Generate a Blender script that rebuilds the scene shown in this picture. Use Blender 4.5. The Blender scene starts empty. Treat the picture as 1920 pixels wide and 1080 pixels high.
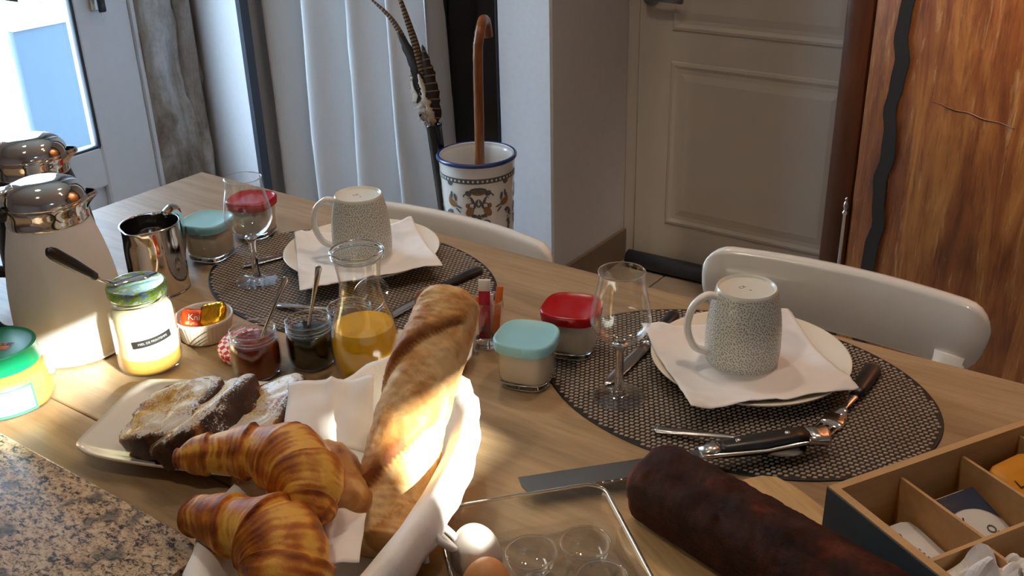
import bpy, math, random
from math import sin, cos, pi, radians, sqrt, atan2
from mathutils import Vector, Matrix, noise, Quaternion
random.seed(7)
S = bpy.context.scene
COL = S.collection

# ------------------------------------------------------------------ camera
cam_d = bpy.data.cameras.new('camera'); cam = bpy.data.objects.new('camera', cam_d); COL.objects.link(cam)
F = 1922.6; PITCH = .4439; YAW = -.6272; ROLL = -.0282
fw = Vector((sin(YAW)*cos(PITCH), cos(YAW)*cos(PITCH), -sin(PITCH)))
rt = Vector((cos(YAW), -sin(YAW), 0)); up = rt.cross(fw)
r2 = cos(ROLL)*rt + sin(ROLL)*up; u2 = -sin(ROLL)*rt + cos(ROLL)*up
cam.matrix_world = Matrix(((r2.x, u2.x, -fw.x, 0), (r2.y, u2.y, -fw.y, 0), (r2.z, u2.z, -fw.z, 1.35), (0, 0, 0, 1)))
cam_d.sensor_width = 36; cam_d.lens = F/1920*36; cam_d.clip_start = .02; cam_d.clip_end = 60
S.camera = cam
# ------------------------------------------------------------------ world, sun, view
W = bpy.data.worlds.new('sky'); S.world = W; W.use_nodes = True
wn = W.node_tree.nodes; wl = W.node_tree.links
bg = wn['Background']; bg.inputs['Color'].default_value = (.58, .77, 1, 1); bg.inputs['Strength'].default_value = 14
sun_d = bpy.data.lights.new('sun', 'SUN'); sun = bpy.data.objects.new('sun', sun_d); COL.objects.link(sun)
AZ, EL = radians(-11), radians(25)
sdir = Vector((cos(AZ)*cos(EL), sin(AZ)*cos(EL), sin(EL)))
sun.rotation_euler = sdir.to_track_quat('Z', 'Y').to_euler(); sun.location = (2, 0, 3)
sun_d.energy = 28; sun_d.angle = radians(.5); sun_d.color = (1, .93, .80)
# x, y, watts, aim point, cone
LAMPS = [(.02, 1.5, 290, (.0, 2.1, 1.62), 70), (-.35, 1.35, 16, (-.4, .9, .75), 130), (-1.25, 1.45, 20, (-1.3, 1.5, .75), 150), (-.75, .05, 16, (-.7, .6, .75), 120), (-1.9, .9, 5, (-1.9, 1.2, .5), 150)]
S.view_settings.view_transform = 'Standard'; S.view_settings.look = 'None'
S.view_settings.exposure = 0; S.view_settings.gamma = 1; S.view_settings.use_curve_mapping = False
S.cycles.max_bounces = 10; S.cycles.transparent_max_bounces = 24; S.cycles.transmission_bounces = 10
S.cycles.diffuse_bounces = 4; S.cycles.glossy_bounces = 5
S.cycles.sample_clamp_indirect = 6; S.cycles.caustics_refractive = False; S.cycles.caustics_reflective = False

# ------------------------------------------------------------------ materials
def lin(c):
    return tuple((v/12.92 if v <= .04045 else ((v+.055)/1.055)**2.4) for v in c)
def rgb(r, g, b): return lin((r/255, g/255, b/255))
MATS = {}
def new_mat(name):
    m = bpy.data.materials.new(name); m.use_nodes = True; MATS[name] = m
    return m, m.node_tree.nodes, m.node_tree.links, m.node_tree.nodes['Principled BSDF']
def setp(p, **k):
    names = dict(color='Base Color', rough='Roughness', metal='Metallic', coat='Coat Weight', spec='Specular IOR Level',
                 trans='Transmission Weight', ior='IOR', sss='Subsurface Weight', sheen='Sheen Weight', emis='Emission Strength', ecol='Emission Color')
    for a, v in k.items():
        if a in ('color', 'ecol'): v = tuple(v)+(1,)
        p.inputs[names[a]].default_value = v
def coords(n, l, scale=(1, 1, 1), rot=(0, 0, 0), space='Object'):
    tc = n.new('ShaderNodeTexCoord'); mp = n.new('ShaderNodeMapping')
    mp.inputs['Scale'].default_value = scale; mp.inputs['Rotation'].default_value = rot
    l.new(tc.outputs[space], mp.inputs['Vector']); return mp.outputs['Vector']
def noise_n(n, l, vec, scale, detail=4, rough=.55, dist=0):
    t = n.new('ShaderNodeTexNoise'); t.inputs['Scale'].default_value = scale; t.inputs['Detail'].default_value = detail
    t.inputs['Roughness'].default_value = rough; t.inputs['Distortion'].default_value = dist
    l.new(vec, t.inputs['Vector']); return t.outputs['Fac']
def ramp(n, l, fac, stops, interp='LINEAR'):
    r = n.new('ShaderNodeValToRGB'); r.color_ramp.interpolation = interp
    e = r.color_ramp.elements
    while len(e) < len(stops): e.new(.5)
    for i, (p, c) in enumerate(stops): e[i].position = p; e[i].color = tuple(c)+(1,)
    l.new(fac, r.inputs['Fac']); return r.outputs['Color']
def mixc(n, l, fac, a, b, mode='MIX'):
    m = n.new('ShaderNodeMix'); m.data_type = 'RGBA'; m.blend_type = mode
    for s, v in ((0, fac), (6, a), (7, b)):
        if hasattr(v, 'links') or hasattr(v, 'is_linked'): l.new(v, m.inputs[s])
        else: m.inputs[s].default_value = v if s == 0 else tuple(v)+(1,)
    return m.outputs[2]
def bump(n, l, p, h, strength=.3, dist=.002):
    b = n.new('ShaderNodeBump'); b.inputs['Strength'].default_value = strength; b.inputs['Distance'].default_value = dist
    l.new(h, b.inputs['Height']); l.new(b.outputs['Normal'], p.inputs['Normal'])
def plain(name, color, rough=.5, metal=0, var=.06, scale=30, bmp=0, **k):
    m, n, l, p = new_mat(name); setp(p, color=color, rough=rough, metal=metal, **k)
    if var or bmp:
        v = coords(n, l); f = noise_n(n, l, v, scale)
        if var:
            c = ramp(n, l, f, [(.3, tuple(x*(1-var) for x in color)), (.7, tuple(min(1, x*(1+var)) for x in color))])
            l.new(c, p.inputs['Base Color'])
        if bmp: bump(n, l, p, f, bmp, .001)
    return m
def thin_glass(name, tint=(.96, .98, .98), ior=1.45, k=1.0):
    m = bpy.data.materials.new(name); m.use_nodes = True; n = m.node_tree.nodes; l = m.node_tree.links; n.clear()
    o = n.new('ShaderNodeOutputMaterial'); t = n.new('ShaderNodeBsdfTransparent'); g = n.new('ShaderNodeBsdfGlossy')
    fr = n.new('ShaderNodeLayerWeight'); fr.inputs['Blend'].default_value = .5; mx = n.new('ShaderNodeMixShader')
    t.inputs['Color'].default_value = tint+(1,); g.inputs['Roughness'].default_value = .02; g.inputs['Color'].default_value = (1, 1, 1, 1)
    pw = n.new('ShaderNodeMath'); pw.operation = 'POWER'; pw.inputs[1].default_value = 4.0; l.new(fr.outputs['Facing'], pw.inputs[0])
    ml = n.new('ShaderNodeMath'); ml.operation = 'MULTIPLY_ADD'; ml.inputs[1].default_value = .85*k; ml.inputs[2].default_value = .04*k; ml.use_clamp = True
    l.new(pw.outputs[0], ml.inputs[0]); l.new(ml.outputs[0], mx.inputs[0]); l.new(t.outputs[0], mx.inputs[1]); l.new(g.outputs[0], mx.inputs[2]); l.new(mx.outputs[0], o.inputs[0])
    MATS[name] = m; return m
def emit(name, color, strength):
    m, n, l, p = new_mat(name); setp(p, color=color, ecol=color, emis=strength); return m

M = MATS
def wood(name, c1, c2, c3, axis=0, scale=14, rough=.45, stretch=14, bmp=.15, spec=.4):
    m, n, l, p = new_mat(name)
    sc = [stretch]*3; sc[axis] = 1
    v = coords(n, l, tuple(sc)); f = noise_n(n, l, v, scale/6, 8, .62, .6)
    c = ramp(n, l, f, [(.28, c1), (.5, c2), (.72, c3)])
    sc2 = [stretch*3]*3; sc2[axis] = 2
    v2 = coords(n, l, tuple(sc2)); f2 = noise_n(n, l, v2, scale/3, 6, .7)
    c = mixc(n, l, .35, c, ramp(n, l, f2, [(.35, (.35, .3, .25)), (.6, (1, 1, 1))]), 'MULTIPLY')
    l.new(c, p.inputs['Base Color']); setp(p, rough=rough, spec=spec); bump(n, l, p, f2, bmp, .0008)
    return m
wood('table_wood', rgb(136, 112, 82), rgb(170, 143, 108), rgb(188, 163, 128), 0, 10, .42, 9)
wood('board_wood', rgb(176, 138, 88), rgb(206, 170, 118), rgb(222, 192, 144), 0, 14, .5, 10)
wood('armoire_dark', rgb(58, 30, 16), rgb(82, 44, 24), rgb(100, 58, 32), 2, 10, .4, 10)
wood('light_ply', rgb(186, 146, 96), rgb(204, 165, 114), rgb(216, 180, 130), 0, 6, .6, 4, .05)
wood('cane_wood', rgb(96, 52, 26), rgb(140, 80, 42), rgb(160, 98, 56), 2, 30, .3, 3)
def armoire_mat():
    m, n, l, p = new_mat('armoire_wood')
    v = coords(n, l, (9, 9, 1)); f = noise_n(n, l, v, 2.2, 9, .65, 1.2)
    c = ramp(n, l, f, [(.25, rgb(104, 50, 24)), (.45, rgb(150, 86, 42)), (.62, rgb(184, 120, 60)), (.8, rgb(210, 152, 86))])
    v2 = coords(n, l, (30, 30, 2.6), (0, .2, 0)); f2 = noise_n(n, l, v2, 2.0, 8, .7, .8)
    c = mixc(n, l, ramp(n, l, f2, [(.57, (0, 0, 0)), (.66, (.5, .5, .5))]), c, rgb(228, 184, 130))
    v3 = coords(n, l, (60, 60, 5)); f3 = noise_n(n, l, v3, 2.0, 6, .75)
    c = mixc(n, l, .5, c, ramp(n, l, f3, [(.36, (.25, .16, .12)), (.5, (1, 1, 1))]), 'MULTIPLY')
    v4 = coords(n, l, (1, 1, 1)); f4 = noise_n(n, l, v4, 7, 3)
    c = mixc(n, l, .6, c, ramp(n, l, f4, [(.3, (.5, .4, .4)), (.6, (1, 1, 1))]), 'MULTIPLY')
    l.new(c, p.inputs['Base Color']); setp(p, rough=.38, spec=.5); bump(n, l, p, f3, .2, .001)
armoire_mat()
def granite_mat():
    m, n, l, p = new_mat('granite')
    v = coords(n, l, (1, 1.7, 1), (0, 0, .5)); f = noise_n(n, l, v, 120, 5, .75, .5)
    c = ramp(n, l, f, [(.38, rgb(26, 26, 30)), (.43, rgb(84, 76, 72)), (.475, rgb(178, 150, 122)), (.56, rgb(208, 182, 150)), (.64, rgb(224, 206, 178)), (.70, rgb(140, 130, 120))])
    f2 = noise_n(n, l, coords(n, l), 28, 3, .5)
    c = mixc(n, l, ramp(n, l, f2, [(.56, (0, 0, 0)), (.66, (.75, .75, .75))]), c, rgb(92, 86, 84))
    f3 = noise_n(n, l, coords(n, l, (1.6, 1, 1)), 260, 3, .6)
    c = mixc(n, l, ramp(n, l, f3, [(.34, (1, 1, 1)), (.39, (0, 0, 0))]), c, rgb(26, 26, 30))
    l.new(c, p.inputs['Base Color']); setp(p, rough=.28, spec=.4)
granite_mat()
def plaster_mat():
    m, n, l, p = new_mat('old_plaster')
    v = coords(n, l, (1, 2.5, .7)); f = noise_n(n, l, v, 4, 7, .6, .7)
    c = ramp(n, l, f, [(.3, rgb(126, 112, 98)), (.42, rgb(160, 152, 144)), (.55, rgb(192, 192, 192)), (.72, rgb(222, 224, 226))])
    f2 = noise_n(n, l, coords(n, l), 40, 6, .7)
    c = mixc(n, l, .4, c, ramp(n, l, f2, [(.35, (.5, .45, .4)), (.55, (1, 1, 1))]), 'MULTIPLY')
    l.new(c, p.inputs['Base Color']); setp(p, rough=.9); bump(n, l, p, f, .8, .02)
plaster_mat()
def checker_mat(name, a, b, scale, rot=0):
    m, n, l, p = new_mat(name); v = coords(n, l, (1, 1, 1), (0, 0, rot))
    c = n.new('ShaderNodeTexChecker'); c.inputs['Scale'].default_value = scale
    c.inputs['Color1'].default_value = tuple(a)+(1,); c.inputs['Color2'].default_value = tuple(b)+(1,)
    l.new(v, c.inputs['Vector']); l.new(c.outputs['Color'], p.inputs['Base Color']); setp(p, rough=.35)
checker_mat('gingham', rgb(200, 20, 40), rgb(240, 235, 235), 160, .4)
def pastry_mat(name, dark, mid, light, rough=.32, fl=1.0, spec=.35):
    # base colour = vertex colour (how deeply each crust layer is browned) times flaky grain
    m, n, l, p = new_mat(name)
    a = n.new('ShaderNodeAttribute'); a.attribute_name = 'bake'
    v = coords(n, l, (1, 1, 1)); f = noise_n(n, l, v, 55, 6, .6, 1.2)
    ad = n.new('ShaderNodeMath'); ad.operation = 'MULTIPLY_ADD'; ad.inputs[1].default_value = .9; ad.inputs[2].default_value = -.45
    l.new(f, ad.inputs[0]); ad2 = n.new('ShaderNodeMath'); ad2.operation = 'ADD'; ad2.use_clamp = True
    l.new(ad.outputs[0], ad2.inputs[0]); l.new(a.outputs['Fac'], ad2.inputs[1])
    c = ramp(n, l, ad2.outputs[0], [(.05, light), (.45, mid), (.95, dark)])
    l.new(c, p.inputs['Base Color']); setp(p, rough=rough, coat=0, spec=spec)
    f2 = noise_n(n, l, v, 220 if fl < 2 else 420, 5, .75); bump(n, l, p, f2, min(1, .35*fl), .002*fl)
pastry_mat('croissant_crust', rgb(118, 54, 18), rgb(190, 112, 36), rgb(232, 176, 76), .46, 1, .3)
pastry_mat('bread_crust', rgb(138, 76, 34), rgb(196, 140, 78), rgb(226, 190, 136), .6)
pastry_mat('loaf_crust', rgb(36, 16, 10), rgb(72, 33, 18), rgb(126, 56, 28), .6, 2, .18)
def toast_mat():
    m, n, l, p = new_mat('french_toast')
    a = n.new('ShaderNodeAttribute'); a.attribute_name = 'bake'
    v = coords(n, l); f = noise_n(n, l, v, 90, 6, .7)
    ad = n.new('ShaderNodeMath'); ad.operation = 'MULTIPLY_ADD'; ad.inputs[1].default_value = 1.6; ad.inputs[2].default_value = -.8
    l.new(f, ad.inputs[0]); ad2 = n.new('ShaderNodeMath'); ad2.operation = 'ADD'; ad2.use_clamp = True
    l.new(ad.outputs[0], ad2.inputs[0]); l.new(a.outputs['Fac'], ad2.inputs[1])
    c = ramp(n, l, ad2.outputs[0], [(.1, rgb(214, 168, 62)), (.42, rgb(176, 116, 48)), (.68, rgb(112, 62, 34)), (.95, rgb(56, 28, 20))])
    # icing sugar settles on faces that look up
    ge = n.new('ShaderNodeNewGeometry'); sx = n.new('ShaderNodeSeparateXYZ'); l.new(ge.outputs['Normal'], sx.inputs[0])
    f2 = noise_n(n, l, v, 420, 4, .8); f3 = noise_n(n, l, v, 22, 2)
    m1 = n.new('ShaderNodeMath'); m1.operation = 'MULTIPLY'; l.new(sx.outputs['Z'], m1.inputs[0]); l.new(f3, m1.inputs[1])
    m2 = n.new('ShaderNodeMath'); m2.operation = 'ADD'; l.new(m1.outputs[0], m2.inputs[0]); l.new(f2, m2.inputs[1])
    fac = ramp(n, l, m2.outputs[0], [(.91, (0, 0, 0)), (.98, (.80, .80, .80))])
    c = mixc(n, l, fac, c, (.86, .84, .80)); l.new(c, p.inputs['Base Color']); setp(p, rough=.5, coat=.15); bump(n, l, p, f, .5, .003)
toast_mat()
def floor_mat():
    m, n, l, p = new_mat('floor_tile'); v = coords(n, l); f = noise_n(n, l, v, 5, 6, .6)
    c = ramp(n, l, f, [(.3, rgb(150, 130, 112)), (.7, rgb(184, 166, 148))]); l.new(c, p.inputs['Base Color']); setp(p, rough=.35)
floor_mat()
plain('grout', rgb(110, 96, 84), .8)
plain('wall_white', rgb(216, 212, 212), .8, bmp=.1, scale=60, var=.03)
plain('door_white', rgb(196, 186, 174), .5, var=.03, scale=8)
plain('upvc_white', rgb(225, 230, 238), .35, var=.02)
plain('skirting', rgb(134, 112, 96), .5)
plain('anthracite', rgb(52, 56, 66), .5)
plain('curtain_cloth', rgb(214, 212, 212), .9, bmp=.25, scale=300, var=.04)
plain('black_gloss', (.004, .004, .005), .12, var=0)
plain('chair_white', rgb(232, 230, 224), .22, var=.02, coat=.5)
plain('ceramic', rgb(238, 232, 224), .16, var=.01, coat=.4)
plain('ceramic_cream', rgb(240, 230, 214), .2, var=.02, coat=.3)
plain('ceramic_matte', rgb(226, 226, 216), .3, var=.01, coat=.3)
plain('leaf_ink', rgb(104, 118, 114), .35, var=.1)
plain('paper', rgb(236, 232, 230), .85, var=.02, scale=60)
plain('chrome', (.82, .80, .78), .07, 1, var=0)
plain('brushed_steel', (.62, .60, .58), .22, 1, var=.05, scale=80)
plain('dark_steel', (.25, .26, .28), .3, 1, var=.05)
plain('white_plastic', rgb(240, 238, 236), .38, var=.01)
plain('black_plastic', (.012, .012, .014), .35, var=0)
plain('black_matte', (.010, .010, .011), .6, var=0)
plain('aqua_lid', rgb(150, 208, 222), .35, var=.02)
plain('red_lid', rgb(176, 10, 18), .22, var=.03)
plain('green_lid', rgb(16, 134, 88), .3, var=.02)
plain('yogurt', rgb(226, 214, 192), .4, var=.02)
plain('honey_cream', rgb(246, 234, 192), .35, var=.02, sss=.0)
plain('honey_syrup', rgb(226, 182, 92), .25, var=.05)
plain('spread', rgb(214, 160, 84), .35, var=.06, scale=14)
plain('jam_red', rgb(128, 40, 14), .12, var=.25, scale=60, coat=.6)
plain('jam_dark', rgb(18, 26, 14), .12, var=.3, scale=60, coat=.6)
plain('jam_brown', rgb(84, 34, 20), .15, var=.2, coat=.5)
plain('juice', rgb(255, 190, 4), .3, var=.03)
plain('foil_gold', rgb(226, 168, 40), .22, 1, var=.1, bmp=.8, scale=200)
plain('foil_orange', rgb(226, 84, 30), .3, .3, var=.1, bmp=.6, scale=200)
plain('cloth_white', rgb(244, 242, 240), .9, bmp=.4, scale=180, var=.02)
plain('wicker', rgb(176, 128, 72), .55, var=.25, scale=120)
plain('slate_blue', rgb(62, 72, 78), .6, var=.08)
plain('egg_white', rgb(240, 232, 222), .45, var=.02)
plain('egg_brown', rgb(214, 152, 98), .45, var=.06)
plain('weave_dark', rgb(20, 13, 12), .6, var=0)
plain('weave_light', rgb(178, 162, 146), .55, var=.14, scale=40)
plain('crimson', rgb(178, 8, 50), .5, var=.03)
plain('orange_print', rgb(226, 110, 30), .5, var=.05)
plain('ink_black', (.015, .015, .018), .5, var=0)
plain('ink_tape', rgb(150, 146, 138), .6, var=0)
plain('ink_white', rgb(235, 232, 225), .5, var=0)
plain('ink_red', rgb(170, 40, 30), .5, var=0)
plain('ink_grey', rgb(96, 92, 92), .5, var=.15)
plain('ink_ochre', rgb(150, 110, 62), .5, var=.2, scale=200)
plain('ink_navy', rgb(44, 56, 82), .5, var=.1)
plain('rim_blue', rgb(40, 62, 120), .25, var=.1, coat=.4)
plain('tea_orange', rgb(224, 150, 30), .5, var=.05)
plain('feather_dark', rgb(38, 27, 22), .8, var=.3, scale=150)
plain('feather_pale', rgb(206, 188, 166), .8, var=.15, scale=90)
plain('feather_band', rgb(128, 96, 66), .8, var=.2, scale=90)
plain('label_green', rgb(60, 150, 96), .5, var=.1)
plain('sugar_dust', (.9, .89, .87), .9, var=0)
plain('pane_blue', rgb(54, 70, 84), .6, var=.05, scale=3)
plain('outdoor_ground', rgb(205, 205, 200), .9, var=.1, scale=4)
plain('outdoor_stone', rgb(104, 94, 88), .95, var=.3, scale=12, bmp=.5)
plain('render_white', rgb(225, 222, 218), .9, var=.04)
plain('ceiling_paint', rgb(226, 216, 202), .9, var=.02)
def lid_print():
    m, n, l, p = new_mat('printed_lid'); v = coords(n, l); f = noise_n(n, l, v, 90, 3, .6)
    c = ramp(n, l, f, [(.38, rgb(120, 150, 190)), (.48, rgb(160, 190, 90)), (.55, rgb(110, 160, 40)), (.66, rgb(220, 225, 220))])
    l.new(c, p.inputs['Base Color']); setp(p, rough=.25, metal=.3)
lid_print()
thin_glass('glass_clear', (.985, .99, .99), 1.5, 1.1)
thin_glass('plastic_cup', (.96, .965, .98), 1.5, 2.0)
thin_glass('glass_stem', (.88, .89, .90), 1.5, 2.6)
thin_glass('glass_pane', (.93, .97, .98), 1.45, .8)
thin_glass('plastic_clear', (.96, .965, .975), 1.5, .75)
m, n_, l_, p_ = new_mat('glass_solid'); setp(p_, color=(.97, .99, .98), rough=.0, trans=1, ior=1.45)
m, n_, l_, p_ = new_mat('smoky_plastic'); setp(p_, color=(.6, .64, .68), rough=.1, trans=.6, ior=1.4)
emit('lamp_glow', (1, .72, .42), 25)

# ------------------------------------------------------------------ object helpers
def ob(name, vf, mat, parent=None, loc=None, smooth=True, rotz=0, auto=None):
    v, f = vf[0], vf[1]
    me = bpy.data.meshes.new(name); me.from_pydata([tuple(a) for a in v], [], f)
    me.materials.append(M[mat]); me.update()
    if smooth: me.polygons.foreach_set('use_smooth', [True]*len(me.polygons))
    o = bpy.data.objects.new(name, me); COL.objects.link(o)
    if parent: o.parent = parent
    if loc: o.location = loc
    o.rotation_euler.z = rotz
    if auto is not None and smooth:
        me.set_sharp_from_angle(angle=radians(auto))
    return o
def tag(o, label=None, cat=None, group=None, kind=None):
    if label: o['label'] = label
    if cat: o['category'] = cat
    if group: o['group'] = group
    if kind: o['kind'] = kind
    return o
def thing(name, label, cat, loc=(0, 0, 0), rotz=0, group=None):
    o = bpy.data.objects.new(name, None); COL.objects.link(o); o.location = loc; o.rotation_euler.z = rotz
    o.empty_display_size = .02
    return tag(o, label, cat, group)
def cat_(*gs):
    V, Fc = [], []
    for g in gs:
        b = len(V); V += [tuple(a) for a in g[0]]; Fc += [tuple(i+b for i in f) for f in g[1]]
    return V, Fc
def xf(g, mat): return [mat @ Vector(v) for v in g[0]], g[1]
def mv(g, x=0, y=0, z=0): return [(v[0]+x, v[1]+y, v[2]+z) for v in g[0]], g[1]
def rz(g, a, c=(0, 0)):
    ca, sa = cos(a), sin(a)
    return [(c[0]+(v[0]-c[0])*ca-(v[1]-c[1])*sa, c[1]+(v[0]-c[0])*sa+(v[1]-c[1])*ca, v[2]) for v in g[0]], g[1]
def loft(rings, closed=False, caps=True):
    n = len(rings[0]); V = [tuple(p) for r in rings for p in r]; Fc = []
    R = len(rings)
    for i in range(R if closed else R-1):
        a, b = i*n, ((i+1) % R)*n
        for j in range(n):
            k = (j+1) % n; Fc.append((a+j, a+k, b+k, b+j))
    if caps and not closed:
        Fc.append(tuple(reversed(range(n)))); Fc.append(tuple(range((R-1)*n, R*n)))
    return V, Fc
def lathe(prof, seg=48, closed=False, rmod=None, caps=False):
    rings = []
    for (r, z) in prof:
        rings.append([((rmod(r, z, 2*pi*j/seg) if rmod else r)*cos(2*pi*j/seg), (rmod(r, z, 2*pi*j/seg) if rmod else r)*sin(2*pi*j/seg), z) for j in range(seg)])
    return loft(rings, closed, caps)
def shell(outer, t, seg=48, rmod=None):
    """closed wall: outer profile (bottom to top) then inner profile back down, capped at the axis"""
    inner = [(max(r-t, .0004), z) for r, z in outer]
    inner[0] = (max(outer[0][0]-t, .0004), outer[0][1]+t)
    prof = [(.0004, outer[0][1])]+outer+inner[::-1]+[(.0004, outer[0][1]+t)]
    return lathe(prof, seg, rmod=rmod, caps=True)
def smooth_prof(pts, n=6):
    out = []
    for i in range(len(pts)-1):
        p0 = pts[max(i-1, 0)]; p1 = pts[i]; p2 = pts[i+1]; p3 = pts[min(i+2, len(pts)-1)]
        for k in range(n):
            t = k/n
            out.append(tuple(.5*((2*p1[d])+(-p0[d]+p2[d])*t+(2*p0[d]-5*p1[d]+4*p2[d]-p3[d])*t*t+(-p0[d]+3*p1[d]-3*p2[d]+p3[d])*t**3) for d in range(len(p1))))
    out.append(tuple(pts[-1])); return out
def box(x0, x1, y0, y1, z0, z1, bev=0):
    if not bev:
        v = [(x0, y0, z0), (x1, y0, z0), (x1, y1, z0), (x0, y1, z0), (x0, y0, z1), (x1, y0, z1), (x1, y1, z1), (x0, y1, z1)]
        return v, [(3, 2, 1, 0), (4, 5, 6, 7), (0, 1, 5, 4), (1, 2, 6, 5), (2, 3, 7, 6), (3, 0, 4, 7)]
    b = bev
    def ring(i, z):
        a0, a1, b0, b1 = x0+i, x1-i, y0+i, y1-i
        return [(a0+b, b0, z), (a1-b, b0, z), (a1, b0+b, z), (a1, b1-b, z), (a1-b, b1, z), (a0+b, b1, z), (a0, b1-b, z), (a0, b0+b, z)]
    return loft([ring(b*.7, z0), ring(0, z0+b), ring(0, z1-b), ring(b*.7, z1)])
def rrect(hx, hy, z, n=4.0, seg=48, rad=None):
    out = []
    for j in range(seg):
        a = 2*pi*j/seg; c, s = cos(a), sin(a)
        k = (abs(c)**n+abs(s)**n)**(-1/n)
        out.append((hx*k*c, hy*k*s, z))
    return out
def frames(path):
    P = [Vector(p) for p in path]; T = []
    for i in range(len(P)):
        T.append((P[min(i+1, len(P)-1)]-P[max(i-1, 0)]).normalized())
    ref = Vector((0, 0, 1)) if abs(T[0].z) < .9 else Vector((1, 0, 0))
    N = (ref-T[0]*ref.dot(T[0])).normalized(); out = []
    for i in range(len(P)):
        if i: N = (N-T[i]*N.dot(T[i])).normalized()
        out.append((P[i], T[i], N.copy(), T[i].cross(N)))
    return out
def sweep(path, rad, seg=12, caps=True, flat=1.0):
    """rad: number, list or function (t, angle) -> radius; flat squeezes along the frame normal"""
    fr = frames(path); n = len(fr); rings = []
    for i, (p, t, N, B) in enumerate(fr):
        ring = []
        for j in range(seg):
            a = 2*pi*j/seg
            r = rad(i/(n-1), a) if callable(rad) else (rad[i] if isinstance(rad, (list, tuple)) else rad)
            ring.append(p+B*(r*cos(a))+N*(r*flat*sin(a)))
        rings.append(ring)
    return loft(rings, caps=caps)
def bez(pts, n=8): return smooth_prof([tuple(p) for p in pts], n)
def poly_prism(pts, z0, z1):
    n = len(pts)
    return loft([[(x, y, z0) for x, y in pts], [(x, y, z1) for x, y in pts]])
def strip_plate(path, widths, thick, nrm=(0, 0, 1)):
    """a flat bar (blade, handle) along path: widths per point, thickness along nrm"""
    P = [Vector(p) for p in path]; nv = Vector(nrm).normalized(); rings = []
    for i, p in enumerate(P):
        t = (P[min(i+1, len(P)-1)]-P[max(i-1, 0)]).normalized(); s = t.cross(nv).normalized(); w = widths[i]/2
        th = (thick[i] if isinstance(thick, (list, tuple)) else thick)/2; m2 = s.cross(t).normalized()
        rings.append([p+s*w*c_+m2*th*s_ for c_, s_ in ((1, 0), (.8, .8), (.3, 1), (-.3, 1), (-.8, .8), (-1, 0), (-.8, -.8), (-.3, -1), (.3, -1), (.8, -.8))])
    return loft(rings)
def text_geo(s, size, thick=.0002):
    cu = bpy.data.curves.new('t', 'FONT'); cu.body = s; cu.size = size; cu.align_x = 'CENTER'; cu.align_y = 'CENTER'; cu.extrude = thick; cu.resolution_u = 3
    o = bpy.data.objects.new('t', cu); COL.objects.link(o)
    dg = bpy.context.evaluated_depsgraph_get(); me = o.evaluated_get(dg).to_mesh()
    g = ([tuple(v.co) for v in me.vertices], [tuple(p.vertices) for p in me.polygons])
    o.evaluated_get(dg).to_mesh_clear(); bpy.data.objects.remove(o); bpy.data.curves.remove(cu)
    return g
def wrap(g, r, ang, z, tilt=0, flip=False):
    """lay flat artwork (x right, y up, z out) round a vertical cylinder of radius r, centred at angle ang"""
    V = []
    for x, y, d in g[0]:
        X = x*cos(tilt)-y*sin(tilt); Y = x*sin(tilt)+y*cos(tilt)
        rr = r(z+Y) if callable(r) else r
        a = ang+X/rr; V.append(((rr+d)*cos(a), (rr+d)*sin(a), z+Y))
    return V, g[1]
def grid_patch(w, h, nx, ny, t=.0002):
    V = [(w*(i/nx-.5), h*(j/ny-.5), t) for j in range(ny+1) for i in range(nx+1)]
    Fc = [(j*(nx+1)+i, j*(nx+1)+i+1, (j+1)*(nx+1)+i+1, (j+1)*(nx+1)+i) for j in range(ny) for i in range(nx)]
    return V, Fc
def solid_sheet(V, nx, ny, t):
    """double-sided thin sheet from a (nx+1)*(ny+1) grid of points"""
    n = len(V); top = [(v[0], v[1], v[2]+t) for v in V]; A = [tuple(v) for v in V]+top
    q = [(j*(nx+1)+i, j*(nx+1)+i+1, (j+1)*(nx+1)+i+1, (j+1)*(nx+1)+i) for j in range(ny) for i in range(nx)]
    Fc = [tuple(reversed(f)) for f in q]+[tuple(i+n for i in f) for f in q]
    edge = [i for i in range(nx+1)]+[j*(nx+1)+nx for j in range(1, ny+1)]+[ny*(nx+1)+i for i in range(nx-1, -1, -1)]+[j*(nx+1) for j in range(ny-1, 0, -1)]
    for a, b in zip(edge, edge[1:]+edge[:1]): Fc.append((a, b, b+n, a+n))
    return A, Fc
def set_bake(o, vals):
    at = o.data.attributes.new('bake', 'FLOAT', 'POINT'); at.data.foreach_set('value', vals)
def nz(x, y, z, s=1.0): return noise.noise(Vector((x*s, y*s, z*s)))
def struct(name, vf, mat, parent=None, smooth=False):
    o = ob(name, vf, mat, parent, smooth=smooth)
    if not parent: o['kind'] = 'structure'
    return o
TZ = .75
CAMR = Vector((rt.x, rt.y, 0)); CAMF = Vector((fw.x, fw.y, 0)).normalized()
TOCAM = atan2(-CAMF.y, -CAMF.x)

# ------------------------------------------------------------------ the room
XL, XR, YN, YB, ZC = -2.9, 2.2, -2.4, 2.70, 2.5
fl = struct('floor', box(XL-.1, XR+.1, YN-.1, YB+.1, -.08, -.006), 'grout')
tw = .417
tile_me = None
for i in range(13):
    for j in range(13):
        x = XL+.02+i*tw-.1; y = YN+.03+j*tw-.12
        g = box(0, tw-.006, 0, tw-.006, -.006, 0, .0015)
        if tile_me is None:
            t_ = ob('tile', g, 'floor_tile', fl, smooth=False); tile_me = t_.data
        else:
            t_ = bpy.data.objects.new('tile', tile_me); COL.objects.link(t_); t_.parent = fl
        t_.location = (x, y, 0)
struct('ceiling', box(XL-.1, XR+.1, YN-.1, YB+.1, ZC, ZC+.1), 'ceiling_paint')
struct('wall_near', box(XL-.1, XR+.1, YN-.1, YN, 0, ZC), 'wall_white')
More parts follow.
